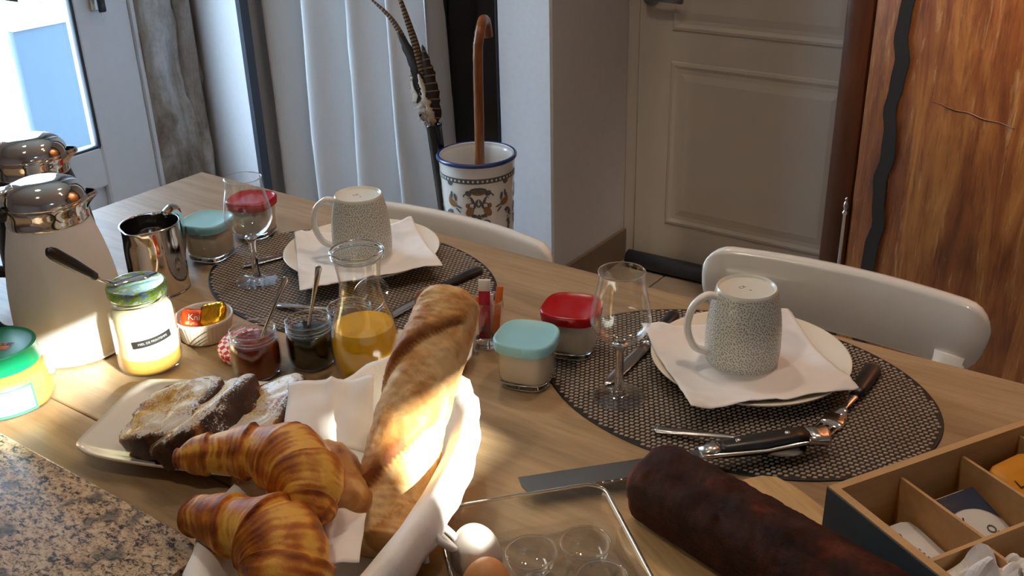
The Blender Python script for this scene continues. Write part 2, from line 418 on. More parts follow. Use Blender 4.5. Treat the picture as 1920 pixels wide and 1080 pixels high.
# right wall with two unseen high panes, added and sized to shape the sun patches
def wall_with_holes(axis_pos, t, y0, y1, z0, z1, holes, mat, name):
    ys = sorted({y0, y1} | {h[0] for h in holes} | {h[1] for h in holes}); zs = sorted({z0, z1} | {h[2] for h in holes} | {h[3] for h in holes})
    gs = []
    for a, b in zip(ys, ys[1:]):
        for c, d in zip(zs, zs[1:]):
            if any(h[0] <= a and b <= h[1] and h[2] <= c and d <= h[3] for h in holes): continue
            gs.append(box(axis_pos, axis_pos+t, a, b, c, d))
    return struct(name, cat_(*gs), mat)
SUN_HOLES = [(-.29, .055, 2.262, 2.362), (-.005, .185, 2.052, 2.185)]
wall_with_holes(XR, .05, YN, YB, 0, ZC, SUN_HOLES, 'wall_white', 'wall_right')
for k, h in enumerate(SUN_HOLES):  # added frames and panes around the unseen sun openings
    y0, y1, z0, z1 = h
    w_ = struct(f'window_{k+2}', cat_(box(XR+.01, XR+.04, y0-.012, y0+.002, z0-.012, z1+.012), box(XR+.01, XR+.04, y1-.002, y1+.012, z0-.012, z1+.012),
                box(XR+.01, XR+.04, y0, y1, z0-.012, z0+.002), box(XR+.01, XR+.04, y0, y1, z1-.002, z1+.012)), 'upvc_white')
    ob('pane', box(XR+.024, XR+.027, y0, y1, z0, z1), 'glass_pane', w_, smooth=False)
# left wall with the glazed door
DY0, DY1 = 1.02, 1.99
wall_with_holes(XL-.12, .12, YN, YB+.02, 0, ZC, [(DY0-.04, DY1+.01, 0, 2.14)], 'wall_white', 'wall_left')
# bare old plaster of the reveal between the door and the corner
V = []; nx_, nz_ = 14, 60
for j in range(nz_+1):
    for i in range(nx_+1):
        y = DY1+.012+(2.215-DY1-.012)*i/nx_; z = 2.45*j/nz_
        V.append((XL+.008+.03*(.5+nz(y*2, z, 3, 4))+.018*nz(y, z, 9, 18)-(.02 if i in (0, nx_) else 0), y, z))
Fc = [(j*(nx_+1)+i, j*(nx_+1)+i+1, (j+1)*(nx_+1)+i+1, (j+1)*(nx_+1)+i) for j in range(nz_) for i in range(nx_)]
struct('wall_left_plaster', (V, Fc), 'old_plaster', smooth=True)
V = [(XL+.02+.012*nz(z, 3, k, 9)+dx, 2.165+dy+.01*nz(z, k, 5, 5), z) for z in [i*.06 for i in range(41)] for k, (dx, dy) in enumerate(((0, -.03), (.03, -.012), (.034, .012), (.012, .03), (-.02, .0)))]
struct('trim_1', loft([V[i*5:i*5+5] for i in range(41)]), 'old_plaster', smooth=True)
# back: white return, dark frame, recess with curtain, pier, door wall
struct('wall_back_left', box(XL-.1, -2.66, 2.22, 2.8, 0, ZC), 'wall_white')
struct('wall_back_splay', loft([[(-2.89, 2.215, z), (-2.505, 2.085, z), (-2.50, 2.10, z), (-2.89, 2.24, z)] for z in (0, ZC)]), 'wall_white')
struct('trim_2', loft([[(-2.507, 2.084, z), (-2.478, 2.075, z), (-2.475, 2.105, z), (-2.504, 2.108, z)] for z in (0, ZC)]), 'anthracite')
struct('wall_back_recess', box(-2.66, -1.66, 2.33, 2.8, 0, ZC), 'wall_white')
sv = struct('window_5', box(-1.86, -1.672, 2.29, 2.33, 0, 2.2), 'black_gloss')
ob('frame', cat_(box(-1.875, -1.86, 2.275, 2.33, 0, 2.2, .002), box(-1.683, -1.672, 2.275, 2.33, 0, 2.2, .002)), 'black_matte', sv)
struct('wall_back_pier', box(-1.672, -1.495, 2.27, YB+.05, 0, ZC, .006), 'wall_white')
struct('wall_back', box(-1.6, XR+.1, YB, YB+.1, 0, ZC), 'wall_white')
struct('baseboard_1', cat_(box(-1.495, -1.483, 2.262, YB, 0, .105, .002), box(-1.672, -1.483, 2.258, 2.27, 0, .105, .002)), 'skirting')
# panelled door in the back wall
d2 = struct('door_2', box(-1.452, -.70, YB-.03, YB-.002, .012, 2.08, .003), 'door_white')
def raised_panel(x0, x1, z0, z1):
    y = YB-.03
    rings = []
    for k, (ins, d) in enumerate(((0, .001), (.004, -.004), (.012, -.006), (.022, -.0015), (.034, -.0015), (.055, -.006))):
        rings.append([(x0+ins, y+d, z0+ins), (x1-ins, y+d, z0+ins), (x1-ins, y+d, z1-ins), (x0+ins, y+d, z1-ins)])
    return loft(rings)
for (z0, z1) in ((.155, .66), (.745, 1.15), (1.235, 1.95)):
    ob('panel', raised_panel(-1.345, -.81, z0, z1), 'door_white', d2, smooth=False)
h_ = ob('door_handle', cat_(xf(lathe([(.0005, 0), (.026, 0), (.026, .008), (.022, .01), (.009, .012), (.009, .04), (.0005, .041)], 24), Matrix.Translation((-1.415, YB-.03, .838)) @ Matrix.Rotation(pi/2, 4, 'X')),
        sweep([(-1.415, YB-.065, .838), (-1.36, YB-.068, .838), (-1.30, YB-.066, .836)], .009, 10)), 'dark_steel', d2)
struct('trim_3', cat_(box(-1.495, -1.452, YB-.022, YB, 0, 2.13, .004), box(-1.495, -.66, YB-.022, YB, 2.085, 2.13, .004)), 'door_white')
tag(ob('draught_excluder', sweep([(-1.45, YB-.065, .028), (-1.2, YB-.06, .03), (-.95, YB-.062, .028), (-.72, YB-.06, .03)], .027, 14), 'anthracite'),
    'dark grey draught excluder roll along the foot of the panelled door', 'draught excluder')
# glazed door
d1 = struct('door_1', cat_(box(XL-.065, XL-.005, DY1-.19, DY1, .01, 2.1, .006), box(XL-.065, XL-.005, DY0, DY0+.13, .01, 2.1, .006),
        box(XL-.064, XL-.006, DY0+.13, DY1-.19, .255, .385, .006), box(XL-.064, XL-.006, DY0+.13, DY1-.19, 1.97, 2.1, .006), box(XL-.064, XL-.006, DY0+.13, DY1-.19, .01, .12, .006)), 'upvc_white')
ob('pane', box(XL-.04, XL-.032, DY0+.13, DY1-.19, .385, 1.97), 'glass_pane', d1, smooth=False)
ob('panel', box(XL-.055, XL-.028, DY0+.13, DY1-.19, .12, .255, .004), 'upvc_white', d1)
ob('glazing_bead', cat_(box(XL-.03, XL-.008, DY1-.197, DY1-.186, .385, 1.97, .002), box(XL-.03, XL-.008, DY0+.13, DY1-.19, .377, .389, .002)), 'anthracite', d1)
hd = ob('door_handle', cat_(box(XL-.006, XL+.004, DY1-.135, DY1-.10, .80, 1.06, .004), sweep([(XL+.0, DY1-.117, 1.02), (XL+.045, DY1-.117, 1.02), (XL+.05, DY1-.15, 1.02), (XL+.048, DY1-.23, 1.018)], .009, 10)), 'brushed_steel', d1)
ky = thing('key_bunch', 'dark keys on a ring hanging from the lock of the glazed door', 'keys', (XL+.004, DY1-.117, .86))
ob('key', cat_(box(0, .022, -.0015, .0015, -.004, .004, .001), sweep([(.022, 0, 0), (.03, 0, .006), (.036, 0, 0), (.03, 0, -.008), (.024, 0, -.004)], .002, 6)), 'dark_steel', ky)
ob('fob', box(.022, .032, -.013, .013, -.062, -.012, .004), 'black_plastic', ky)
ob('key', cat_(box(.02, .023, -.004, .003, -.085, -.03, .001), box(.019, .024, -.010, .008, -.035, -.018, .003)), 'brushed_steel', ky)
struct('door_frame', cat_(box(XL-.12, XL+.005, DY1, DY1+.012, 0, 2.14), box(XL-.12, XL+.0, DY0-.04, DY0, 0, 2.14, .003), box(XL-.12, XL+.0, DY0-.04, DY1+.01, 2.1, 2.14)), 'upvc_white')

# ------------------------------------------------------------------ outdoors
struct('ground', box(-16, XL-.12, -6, 14, -.75, -.65), 'outdoor_ground')
gt = thing('garden_screen', 'pale blue outdoor screen panel standing behind the door glass', 'screen', (-4.6, 2.5, -.65))
ob('board', box(0, .05, 0, 1.75, 0, 1.115, .004), 'pane_blue', gt)
ob('top_rail', box(-.01, .06, -.005, 1.76, 1.115, 1.135, .004), 'render_white', gt)
sw = thing('garden_wall', 'pale rubble stone wall outside beyond the blue screen', 'wall', (-7.2, 3.9, -.65))
for r_ in range(9):
    y = .1*(r_ % 2)
    while y < 1.7:
        w = random.uniform(.16, .34); h = .19
        st = ob('stone', box(0+random.uniform(-.03, .03), .3, y, y+w-.02, r_*.2, r_*.2+h, .035), 'outdoor_stone', sw)
        y += w
ob('core', box(.08, .28, 0, 1.75, 0, 1.78, .01), 'render_white', sw)
hb = thing('outbuilding', 'white rendered outbuilding seen through the door glass', 'building', (-11, -1, -.65))
ob('wall', box(0, .4, 0, 5.0, 0, 3.2), 'render_white', hb, smooth=False)
ob('roof', cat_(box(-.2, .7, -.2, 5.2, 3.2, 3.32)), 'outdoor_stone', hb, smooth=False)

# ------------------------------------------------------------------ lamps on the ceiling
for k, (x, y, e, aim, cone) in enumerate(LAMPS):
    where = ['aimed at the wardrobe', 'above the right place setting', 'above the left place setting', 'above the near side of the table', 'near the glazed door'][k]
    t = thing('ceiling_spot', f'small round warm ceiling spotlight {where}', 'ceiling lamp', (x, y, ZC), 0, 'ceiling spotlights')
    ob('housing', lathe([(.055, -.03), (.06, -.03), (.06, 0), (.001, 0), (.001, -.004), (.052, -.004), (.055, -.03)], 32), 'brushed_steel', t)
    ob('bulb', lathe([(.0005, -.024), (.03, -.022), (.04, -.016), (.04, -.008), (.0005, -.006)], 24), 'lamp_glow', t)
    ld = bpy.data.lights.new('spot_light', 'SPOT'); lo = bpy.data.objects.new('spot_light', ld); COL.objects.link(lo)
    lo.location = (x, y, ZC-.04); ld.energy = e; ld.color = (1, .83, .64); ld.shadow_soft_size = .045; ld.spot_size = radians(cone); ld.spot_blend = 1
    lo.rotation_euler = (Vector((x, y, ZC-.04))-Vector(aim)).to_track_quat('Z', 'Y').to_euler()

# ------------------------------------------------------------------ curtain
def curtain():
    nf = 5; nx, nz2 = 150, 24; V = []
    x0, x1 = -2.64, -1.83
    def prof(u):   # saw-tooth pleats: a short flank that faces the door, a long one that turns away
        ph = (u*nf+.17) % 1
        if ph < .2: s = ph/.2; return 1-2*(s*s*(3-2*s))
        s = (ph-.2)/.8; return -1+2*(s*s*(3-2*s))
    for j in range(nz2+1):
        z = .02+2.36*j/nz2
        for i in range(nx+1):
            u = i/nx; uu = u+.012*sin(z*2.3+u*5)+.006*nz(u, z, 1, 4)
            y = 2.232+.074*prof(min(max(uu, 0), .9999))*(1-.2*j/nz2)+.006*nz(u*3, z, 7, 2.5)
            V.append((x0+(x1-x0)*u+.01*sin(z*2+u*9), y, z))
    Fc = [(j*(nx+1)+i, j*(nx+1)+i+1, (j+1)*(nx+1)+i+1, (j+1)*(nx+1)+i) for j in range(nz2) for i in range(nx)]
    t = thing('curtain', 'long white pleated linen curtain left of the feathers', 'curtain', (0, 0, 0))
    o = ob('cloth', (V, Fc), 'curtain_cloth', t)
    sm = o.modifiers.new('thickness', 'SOLIDIFY'); sm.thickness = .0015
    ob('rod', sweep([(-2.68, 2.225, 2.41), (-1.75, 2.225, 2.41)], .012, 12), 'dark_steel', t)
curtain()

# ------------------------------------------------------------------ armoire
AY = 2.1
ar = thing('armoire', 'old orange-brown wooden wardrobe with dark wavy strip on its door', 'wardrobe', (-.672, AY, 0))
ob('carcass', cat_(box(0, .058, 0, .03, .06, 2.1, .003), box(0, .02, .03, .56, .06, 2.1, .003), box(1.24, 1.3, 0, .03, .06, 2.1, .003), box(1.28, 1.3, .03, .56, .06, 2.1, .003),
      box(0.0, 1.3, .54, .56, .06, 2.1), box(0, 1.3, 0, .56, .06, .12, .003), box(-.02, 1.32, -.02, .56, 2.1, 2.17, .012)), 'armoire_dark', ar)
dr = ob('door', box(.062, 1.235, -.012, .016, .13, 2.09, .004), 'armoire_wood', ar)
wv = []
for i in range(121):
    z = .14+1.94*i/120
    cx = .117+.010*(z-.5)+.0042*sin(z*2*pi/.165+.6)+.0016*sin(z*2*pi/.071)
    wv.append((cx, -.0125, z))
rings = []
for (x, y, z) in wv:
    w = .0150+.001*sin(z*31)
    rings.append([(x-w, y+.004, z), (x-w+.002, y-.003, z), (x+w-.002, y-.003, z), (x+w, y+.004, z)])
ob('wavy_strip', loft(rings), 'black_matte', dr, smooth=False)
kn = loft([[(.19+.16*u, -.0122-.0006, .792-.03*u+dz+.002*sin(u*17)) for dz in (-.0018*sin(pi*min(1, u*1.0+.02)), .0014*sin(pi*u)+.0003)] + [(.19+.16*u, -.0118, .792-.03*u)] for u in [i/20 for i in range(21)]])
ob('scar', kn, 'armoire_dark', dr)
for z in (.47, 1.7):
    hp = [(.0005, -.085), (.004, -.084), (.0045, -.07), (.0045, .055), (.0065, .058), (.0065, .062), (.004, .064), (.0045, .07), (.006, .076), (.0045, .083), (.002, .087), (.0035, .091), (.0005, .095)]
    ob('hinge', mv(lathe(hp, 16), .050, -.012, z), 'brushed_steel', ar)

# ------------------------------------------------------------------ table
tb = thing('dining_table', 'large light oak dining table laid for breakfast', 'table', (0, 0, 0))
for (y0, y1) in ((.2, .5045), (.5065, 1.123)):
    ob('tabletop_plank', box(-1.508, 1.25, y0, y1, .718, .75, .0015), 'table_wood', tb, smooth=False)
ob('apron', cat_(box(-1.43, 1.18, .27, .295, .62, .718), box(-1.43, 1.18, 1.03, 1.055, .62, .718), box(-1.43, -1.405, .27, 1.05, .62, .718), box(1.155, 1.18, .27, 1.05, .62, .718)), 'table_wood', tb, smooth=False)
for x in (-1.44, 1.12):
    for y in (.26, .995):
        ob('leg', box(x, x+.07, y, y+.07, 0, .718, .004), 'table_wood', tb, smooth=False)

# ------------------------------------------------------------------ chairs
def make_chair():
    t = thing('dining_chair', 'x', 'chair')
    # local: backrest at y=0 facing -y (towards table), seat towards -y
    n = 30; rings = []
    W2 = .194; top, bot = .0, -.115
    def edge(u):    # half height outline with rounded corners
        a = min(1, (1-abs(u))*W2/.034); return sqrt(max(0, 1-(1-a)**2))
    for i in range(n+1):
        u = -1+2*i/n; u = max(-.9995, min(.9995, sin(u*pi/2)))
        x = W2*u; y = .022*(1-u*u); e = edge(u)
        zt = .770-.003*u*u-.034*(1-e); zb = .681+.003*u*u+.060*(1-e)**1.3
        pts = []
        for k in range(16):
            a = 2*pi*k/16; cc, ss = cos(a), sin(a)
            zz = (zt+zb)/2+(zt-zb)/2*math.copysign(abs(ss)**.2, ss); yy = y+.011*max(.15, e)*math.copysign(abs(cc)**.7, cc)+(zz-.66)*.22
            pts.append((x, yy, zz))
        rings.append(pts)
    ob('backrest', loft(rings), 'chair_white', t, auto=60)
    for s in (-1, 1):
        ob('back_post', strip_plate([(s*.15, -.02, .44), (s*.152, -.012, .56), (s*.155, .012, .70)], [.05, .042, .045], .02, (0, 1, .2)), 'chair_white', t)
        ob('leg', sweep([(s*.17, -.02, .45), (s*.185, .04, .2), (s*.2, .075, 0)], [.018, .015, .012], 12), 'chair_white', t)
        ob('leg', sweep([(s*.17, -.36, .44), (s*.185, -.385, .2), (s*.2, -.40, 0)], [.018, .015, .012], 12), 'chair_white', t)
    rs = []
    for (k, z) in ((.97, .43), (1, .437), (1, .447), (.97, .454), (.6, .449), (.1, .446)):
        rs.append([(p[0]*k, p[1]*k-.19, z) for p in rrect(.215, .205, 0, 3.2, 40)])
    ob('seat', loft(rs), 'chair_white', t)
    return t
def dup(root, loc, rotz, label, group=None):
    r = root.copy(); COL.objects.link(r); r.location = loc; r.rotation_euler = (0, 0, rotz); r['label'] = label
    if group: r['group'] = group
    for ch in list(root.children):
        c = ch.copy(); COL.objects.link(c); c.parent = r; c.matrix_parent_inverse = ch.matrix_parent_inverse.copy()
        for g in list(ch.children):
            d = g.copy(); COL.objects.link(d); d.parent = c
    return r
ch = make_chair(); ch.location = (-.369, 1.228, .004); ch['group'] = 'white dining chairs'
ch['label'] = 'white dining chair pushed in behind the right place setting, before the wardrobe'
dup(ch, (-.950, 1.128, -.008), 0, 'white dining chair behind the left place setting, in front of the porcelain umbrella stand', 'white dining chairs')

# ------------------------------------------------------------------ placemats
def placemat(cx, cy, th, label):
    t = thing('placemat', label, 'placemat', (cx, cy, TZ), th, 'oval woven placemats')
    A, B = .2235, .1685
    ob('backing', loft([[(A*k*cos(a), B*k*sin(a), z) for a in [2*pi*i/96 for i in range(96)]] for k, z in ((1, .0001), (1.002, .0009), (.998, .0014), (.99, .0014))]), 'weave_dark', t)
    px, py = .0062, .0058; V, Fc = [], []
    ny = int(B/py)+1; nx = int(A/px)+1
    for j in range(-ny, ny+1):
        for i in range(-nx, nx+1):
            x = (i+.5*(j % 2))*px; y = j*py
            if (x/(A-.004))**2+(y/(B-.004))**2 > 1: continue
            b = len(V); w, h = .0021, .0017; sk = .0006; j1 = random.uniform(-.0002, .0002)
            V += [(x-w+j1, y-h-sk, .0013), (x+w+j1, y-h+sk, .0013), (x+w+j1, y+h+sk, .0013), (x-w+j1, y+h-sk, .0013),
                  (x-w*.72+j1, y-h*.7-sk*.7, .0021), (x+w*.72+j1, y-h*.7+sk*.7, .0021), (x+w*.72+j1, y+h*.7+sk*.7, .0021), (x-w*.72+j1, y+h*.7-sk*.7, .0021)]
            Fc += [tuple(b+q for q in f) for f in ((4, 5, 6, 7), (0, 1, 5, 4), (1, 2, 6, 5), (2, 3, 7, 6), (3, 0, 4, 7))]
    tag(ob('weave', (V, Fc), 'weave_light', t, smooth=False), kind='stuff')
placemat(-.385, .950, .036, 'oval brown and beige woven placemat under the right place setting')
placemat(-.951, .926, 0, 'oval brown and beige woven placemat under the left place setting')
PZ = TZ+.0022

# ------------------------------------------------------------------ plates, napkins, mugs
def plate(x, y, label):
    prof = smooth_prof([(.002, .004), (.06, .003), (.064, .0), (.068, .003), (.09, .009), (.108, .0165), (.1115, .019), (.110, .0205), (.09, .0135), (.066, .0065), (.03, .0055), (.002, .0055)], 5)
    return tag(ob('plate', lathe(prof, 72, caps=True), 'ceramic_cream', loc=(x, y, PZ)), label, 'plate', 'round white plates')
plate(-.382, .986, 'round white plate under the napkin and mug of the right setting')
plate(-.976, .980, 'round white plate under the napkin and mug of the left setting')
def napkin(cx, cy, corners, seed, label):
    n = 48; V = []
    c = [Vector((a-cx, b-cy, 0)) for a, b in corners]
    for j in range(n+1):
        for i in range(n+1):
            u, v = i/n, j/n
            p = (c[0]*(1-u)+c[1]*u)*(1-v)+(c[3]*(1-u)+c[2]*u)*v
            r = sqrt(p.x**2+p.y**2)
            z = .0088 if r < .066 else .0088+.0145*min(1, (r-.066)/.045)
            if r > .112: z += .001-.02*(r-.112)
            k = max(0, (r-.05)/.07)
            z += k*(.0045*nz(p.x*1.3, p.y, seed, 22)+.003*abs(nz(p.x, p.y*1.4, seed+3, 40)))
            z += .0012*math.exp(-((u-.5)/.015)**2)*k+.0012*math.exp(-((v-.5)/.015)**2)*k
            e = .0025*nz(u*3, v*3, seed+9, 2.2)
            V.append((p.x+e, p.y-e, max(z, .009)))
    t = thing('napkin', label, 'napkin', (cx, cy, PZ), 0, 'white paper napkins on plates')
    ob('sheet', solid_sheet(V, n, n, .0009), 'paper', t)
napkin(-.382, .986, [(-.515, .972), (-.385, 1.108), (-.252, .972), (-.382, .838)], 2, 'white paper napkin under the upturned mug of the right setting')
napkin(-.976, .980, [(-1.095, .962), (-.982, 1.098), (-.830, .985), (-.940, .822)], 11, 'white paper napkin under the upturned mug of the left setting')
MP = smooth_prof([(.0405, 0), (.0415, .006), (.0425, .02), (.0418, .045), (.0385, .07), (.0350, .085), (.0338, .0905)], 5)
def mug_r(z):
    for (ra, a), (rb, b) in zip(MP, MP[1:]):
        if z <= b: return ra+(rb-ra)*max(0, z-a)/(b-a+1e-9)
    return MP[-1][0]
def mug(x, y, label, ang):
    t = thing('mug', label, 'mug', (x, y, PZ+.0100), 0, 'upturned leaf-patterned mugs')
    out = smooth_prof([(.0405, 0), (.0415, .006), (.0425, .02), (.0418, .045), (.0385, .07), (.0350, .085), (.0338, .0905)], 5)
    prof = [(.0385, .0005)]+out+[(.0326, .0925), (.0312, .0915), (.0305, .0895), (.0295, .0888), (.0004, .0888)]
    inn = [(.0004, .084), (.030, .083), (.035, .07), (.0395, .03), (.0385, .0005)]
    ob('body', lathe(prof, 64), 'ceramic_matte', t, auto=70)
    ob('inside', lathe(inn, 48), 'ceramic', t)
    d = Vector((cos(ang), sin(ang), 0)); hp = []
    for (r, z) in ((.034, .083), (.046, .085), (.060, .074), (.066, .055), (.064, .036), (.055, .020), (.0405, .014)):
        hp.append((d.x*r, d.y*r, z))
    ob('handle', sweep(bez(hp, 6), [.0058]*37, 14, flat=.72), 'ceramic', t)
    # printed leaf sprigs
    V, Fc = [], []; random.seed(int(abs(x)*1000))
    pts = []
    z = .0035
    row = 0
    while z < .0885:
        r = mug_r(z); nn = int(2*pi*r/.0037)
        for i in range(nn):
            pts.append((2*pi*(i+.5*(row % 2)+random.uniform(-.25, .25))/nn, z+random.uniform(-.0011, .0011)))
        z += .0027; row += 1
    for a, z in pts:
        r = mug_r(z)+.00012
        fl = 3*nz(a*1.1, z*40, 3, 1.0)+pi/2+.55*(1 if int(a*40) % 2 else -1)
        L, w = .0017, .00050; cx_, sx_ = cos(fl), sin(fl)
        b = len(V)
        for (lx, ly) in ((-L, 0), (-L*.2, -w), (L, 0), (-L*.2, w)):
            s_ = lx*cx_-ly*sx_; zz = z+lx*sx_+ly*cx_; zz = min(max(zz, .001), .0895)
            aa = a+s_/r; rr = mug_r(zz)+.0003
            V.append((rr*cos(aa), rr*sin(aa), zz))
        Fc.append((b, b+1, b+2, b+3))
    tag(ob('leaf_print', (V, Fc), 'leaf_ink', t, smooth=False), kind='stuff')
    g = text_geo('CK', .007, .00005); g = rz(g, YAW*-1+.6)
    ob('base_mark', mv(rz(text_geo('\u00ab', .007, .00005), -YAW+.3), .004, 0, .0889), 'ink_red', t, smooth=False)
    ob('base_mark', mv(g, -.006, .002, .0889), 'ink_grey', t, smooth=False)
HA = atan2(-CAMR.y, -CAMR.x)
mug(-.392, .987, 'upturned mug with grey leaf sprigs on the right plate', HA+.12)
mug(-.974, .980, 'upturned mug with grey leaf sprigs on the left plate', HA+.0)

# ------------------------------------------------------------------ stemmed glasses
def stem_glass(x, y, label):
    t = thing('stem_glass', label, 'glass', (x, y, PZ), 0, 'small stemmed tasting glasses')
    bowl = smooth_prof([(.004, .0665), (.012, .069), (.024, .078), (.0318, .092), (.0325, .102), (.0290, .122), (.0252, .140), (.0245, .152)], 6)
    inner = [(max(r-.0011, .0004), z+.001) for r, z in bowl]; inner[0] = (.0004, .0695)
    ob('bowl', lathe(bowl+[(.0240, .1525)]+inner[::-1], 56), 'glass_clear', t)
    ob('rim', lathe([(.0247+.0006*cos(a), .1522+.0006*sin(a)) for a in [2*pi*k/8 for k in range(8)]], 56, closed=True), 'glass_solid', t)
    st = smooth_prof([(.0004, .0702), (.006, .0695), (.0085, .067), (.0062, .062), (.0047, .05), (.0045, .03), (.0055, .012), (.010, .006), (.020, .0035), (.027, .0024), (.028, .0014), (.027, .0002), (.0004, .0002)], 5)
    k_ = next(i for i, q in enumerate(st) if q[1] < .0105 and i > 5)
    ob('stem', lathe(st[:k_+1]+[(.0004, st[k_][1])], 40), 'glass_solid', t)
    ob('foot', lathe(st[k_:], 40), 'glass_stem', t)
stem_glass(-.476, .852, 'small stemmed tasting glass on the right placemat')
stem_glass(-1.052, .846, 'small stemmed tasting glass on the left placemat')

# ------------------------------------------------------------------ yogurt jars
def yogurt(x, y, lidmat, rot, label, full=True):
    t = thing('yogurt_jar', label, 'jar', (x, y, PZ if y > .86 or x > -.6 and False else TZ+.0005), rot, 'square glass yogurt jars')
    rs = []
    for z, h in ((.0, .0265), (.003, .0292), (.008, .0298), (.03, .0308), (.052, .0315)): rs.append(rrect(h, h, z, 3.4))
    for z, h in ((.052, .0305), (.03, .0298), (.0095, .0288)): rs.append(rrect(h, h, z, 3.4))
    ob('glass', loft(rs), 'glass_clear', t, auto=80)
    ob('base', loft([rrect(.0262, .0262, .0008, 3.4), rrect(.0288, .0288, .003, 3.4), rrect(.0288, .0288, .0075, 3.4), rrect(.028, .028, .0085, 3.4)]), 'glass_solid', t)
    ob('yogurt', loft([rrect(h, h, z, 3.4) for z, h in ((.0095, .0275), (.012, .0285), (.03, .0295), (.049, .0303))]), 'yogurt', t)
    lr = [rrect(h, h, z, 3.0, 56) for z, h in ((.047, .0325), (.047, .0345), (.0535, .0352), (.0575, .0352), (.0592, .0340), (.0595, .0328), (.0585, .0312), (.0578, .0300), (.0578, .012))]
    lr.append([(p[0]*.02, p[1]*.02, .0578) for p in rrect(.03, .03, 0, 3, 56)])
    ob('lid', loft(lr), lidmat, t, auto=75)
    ob('lid_tab', mv(rz(box(-.007, .007, -.0365, -.034, .0478, .0575, .0008), .35), 0, 0, 0), lidmat, t)
ROTY = YAW*-1-.25
yogurt(-.584, .831, 'aqua_lid', .28, 'square glass yogurt jar with aqua lid, beside the right placemat')
yogurt(-.578, .916, 'red_lid', .30, 'square glass yogurt jar with red lid, left of the right stemmed glass')
yogurt(-1.178, .872, 'aqua_lid', .25, 'square glass yogurt jar with aqua lid, beside the steel milk jug')
yogurt(-1.190, .968, 'red_lid', .35, 'square glass yogurt jar with red lid behind the left stemmed glass')

# ------------------------------------------------------------------ cutlery
def table_knife(handle_end, bolster, tip, label, z=PZ+.004):
    t = thing('table_knife', label, 'knife', (bolster[0], bolster[1], z), 0, 'black-handled table knives')
    B = Vector((bolster[0], bolster[1], 0)); H = Vector((handle_end[0], handle_end[1], 0))-B; T = Vector((tip[0], tip[1], 0))-B
    hp = [H*k for k in (1, .97, .9, .7, .4, .12, .0)]
    ob('handle', strip_plate(hp, [.006, .013, .017, .0165, .0145, .0135, .012], [.004, .008, .0105, .0105, .009, .008, .007]), 'black_plastic', t)
    ob('bolster', strip_plate([H*.02, T*.02, T*.07], [.0125, .0125, .010], [.0075, .006, .003]), 'chrome', t)
    bp = [T*k for k in (.05, .2, .5, .8, .93, 1)]
    ob('blade', strip_plate(bp, [.012, .016, .0175, .0165, .011, .002], [.0016]*6), 'brushed_steel', t)
table_knife((-.806, 1.040), (-.816, .952), (-.818, .84), 'black-handled table knife at the right of the left plate')
table_knife((-.514, 1.062), (-.505, .975), (-.498, .86), 'table knife with black handle between the right stemmed glass and plate')
# knife on left of left plate
table_knife((-1.055, 1.03), (-1.068, .965), (-1.104, .862), 'steel table knife left of the left plate, mostly under the napkin')
def fork(handle_end, neck, tip, label):
    z = PZ+.005
    t = thing('fork', label, 'fork', (neck[0], neck[1], z))
    B = Vector((neck[0], neck[1], 0)); H = Vector((handle_end[0], handle_end[1], 0))-B; T = Vector((tip[0], tip[1], 0))-B
    zz = Vector((0, 0, 1)); s = T.normalized().cross(zz)
    ob('handle', strip_plate([H*k for k in (1, .97, .88, .6, .3, .12)], [.006, .015, .021, .020, .016, .012], [.004, .009, .012, .011, .009, .007]), 'black_plastic', t)
    ob('neck', strip_plate([H*.14, H*.05+zz*.001, T*.2+zz*.002, T*.38-zz*.001], [.011, .008, .007, .0225], [.006, .004, .003, .002]), 'chrome', t)
    ob('head', strip_plate([T*.34-zz*.000, T*.45-zz*.0025, T*.56-zz*.0025], [.019, .0245, .0245], [.002]*3), 'chrome', t)
    for k in range(4):
        o_ = s*((k-1.5)*.0066)
        ob('tine', strip_plate([T*.54+o_-zz*.0025, T*.75+o_*.97-zz*.001, T*1.0+o_*.92+zz*.003], [.0036, .0030, .0012], [.002, .0018, .001]), 'chrome', t)
fork((-.262, 1.062), (-.258, .975), (-.268, .872), 'table fork with chunky black handle at the right of the right plate')
def spoon(handle_end, neck, bowl_end, label, bw=.038, mat='brushed_steel', z=PZ+.003):
    t = thing('spoon', label, 'spoon', (neck[0], neck[1], z))
    B = Vector((neck[0], neck[1], 0)); H = Vector((handle_end[0], handle_end[1], 0))-B; T = Vector((bowl_end[0], bowl_end[1], 0))-B
    zz = Vector((0, 0, 1))
    ob('handle', strip_plate([H*1+zz*.001, H*.96+zz*.001, H*.8+zz*.002, H*.4+zz*.006, H*.1+zz*.008, T*.12+zz*.004], [.006, .014, .013, .008, .006, .007], [.002, .003, .003, .0035, .004, .003]), mat, t)
    n = 16; Vv = []
    s = T.normalized().cross(zz)
    for j in range(n+1):
        for i in range(n+1):
            u, v = i/n*2-1, j/n*2-1
            du = u*sqrt(max(0, 1-v*v/2)); dv = v*sqrt(max(0, 1-u*u/2)); rr = du*du+dv*dv
            p = T*(.1+.45*(1+du))+s*(dv*bw/2*(1-.12*du)); Vv.append((p.x, p.y, .0085-.0075*(1-rr)))
    ob('bowl', solid_sheet(Vv, n, n, .0008), mat, t)
spoon((-.411, .812), (-.318, .835), (-.262, .850), 'large serving spoon lying near the loaf on the right placemat', .04)
spoon((-.970, .803), (-.885, .822), (-.835, .835), 'steel dessert spoon on the front of the left placemat', .03)

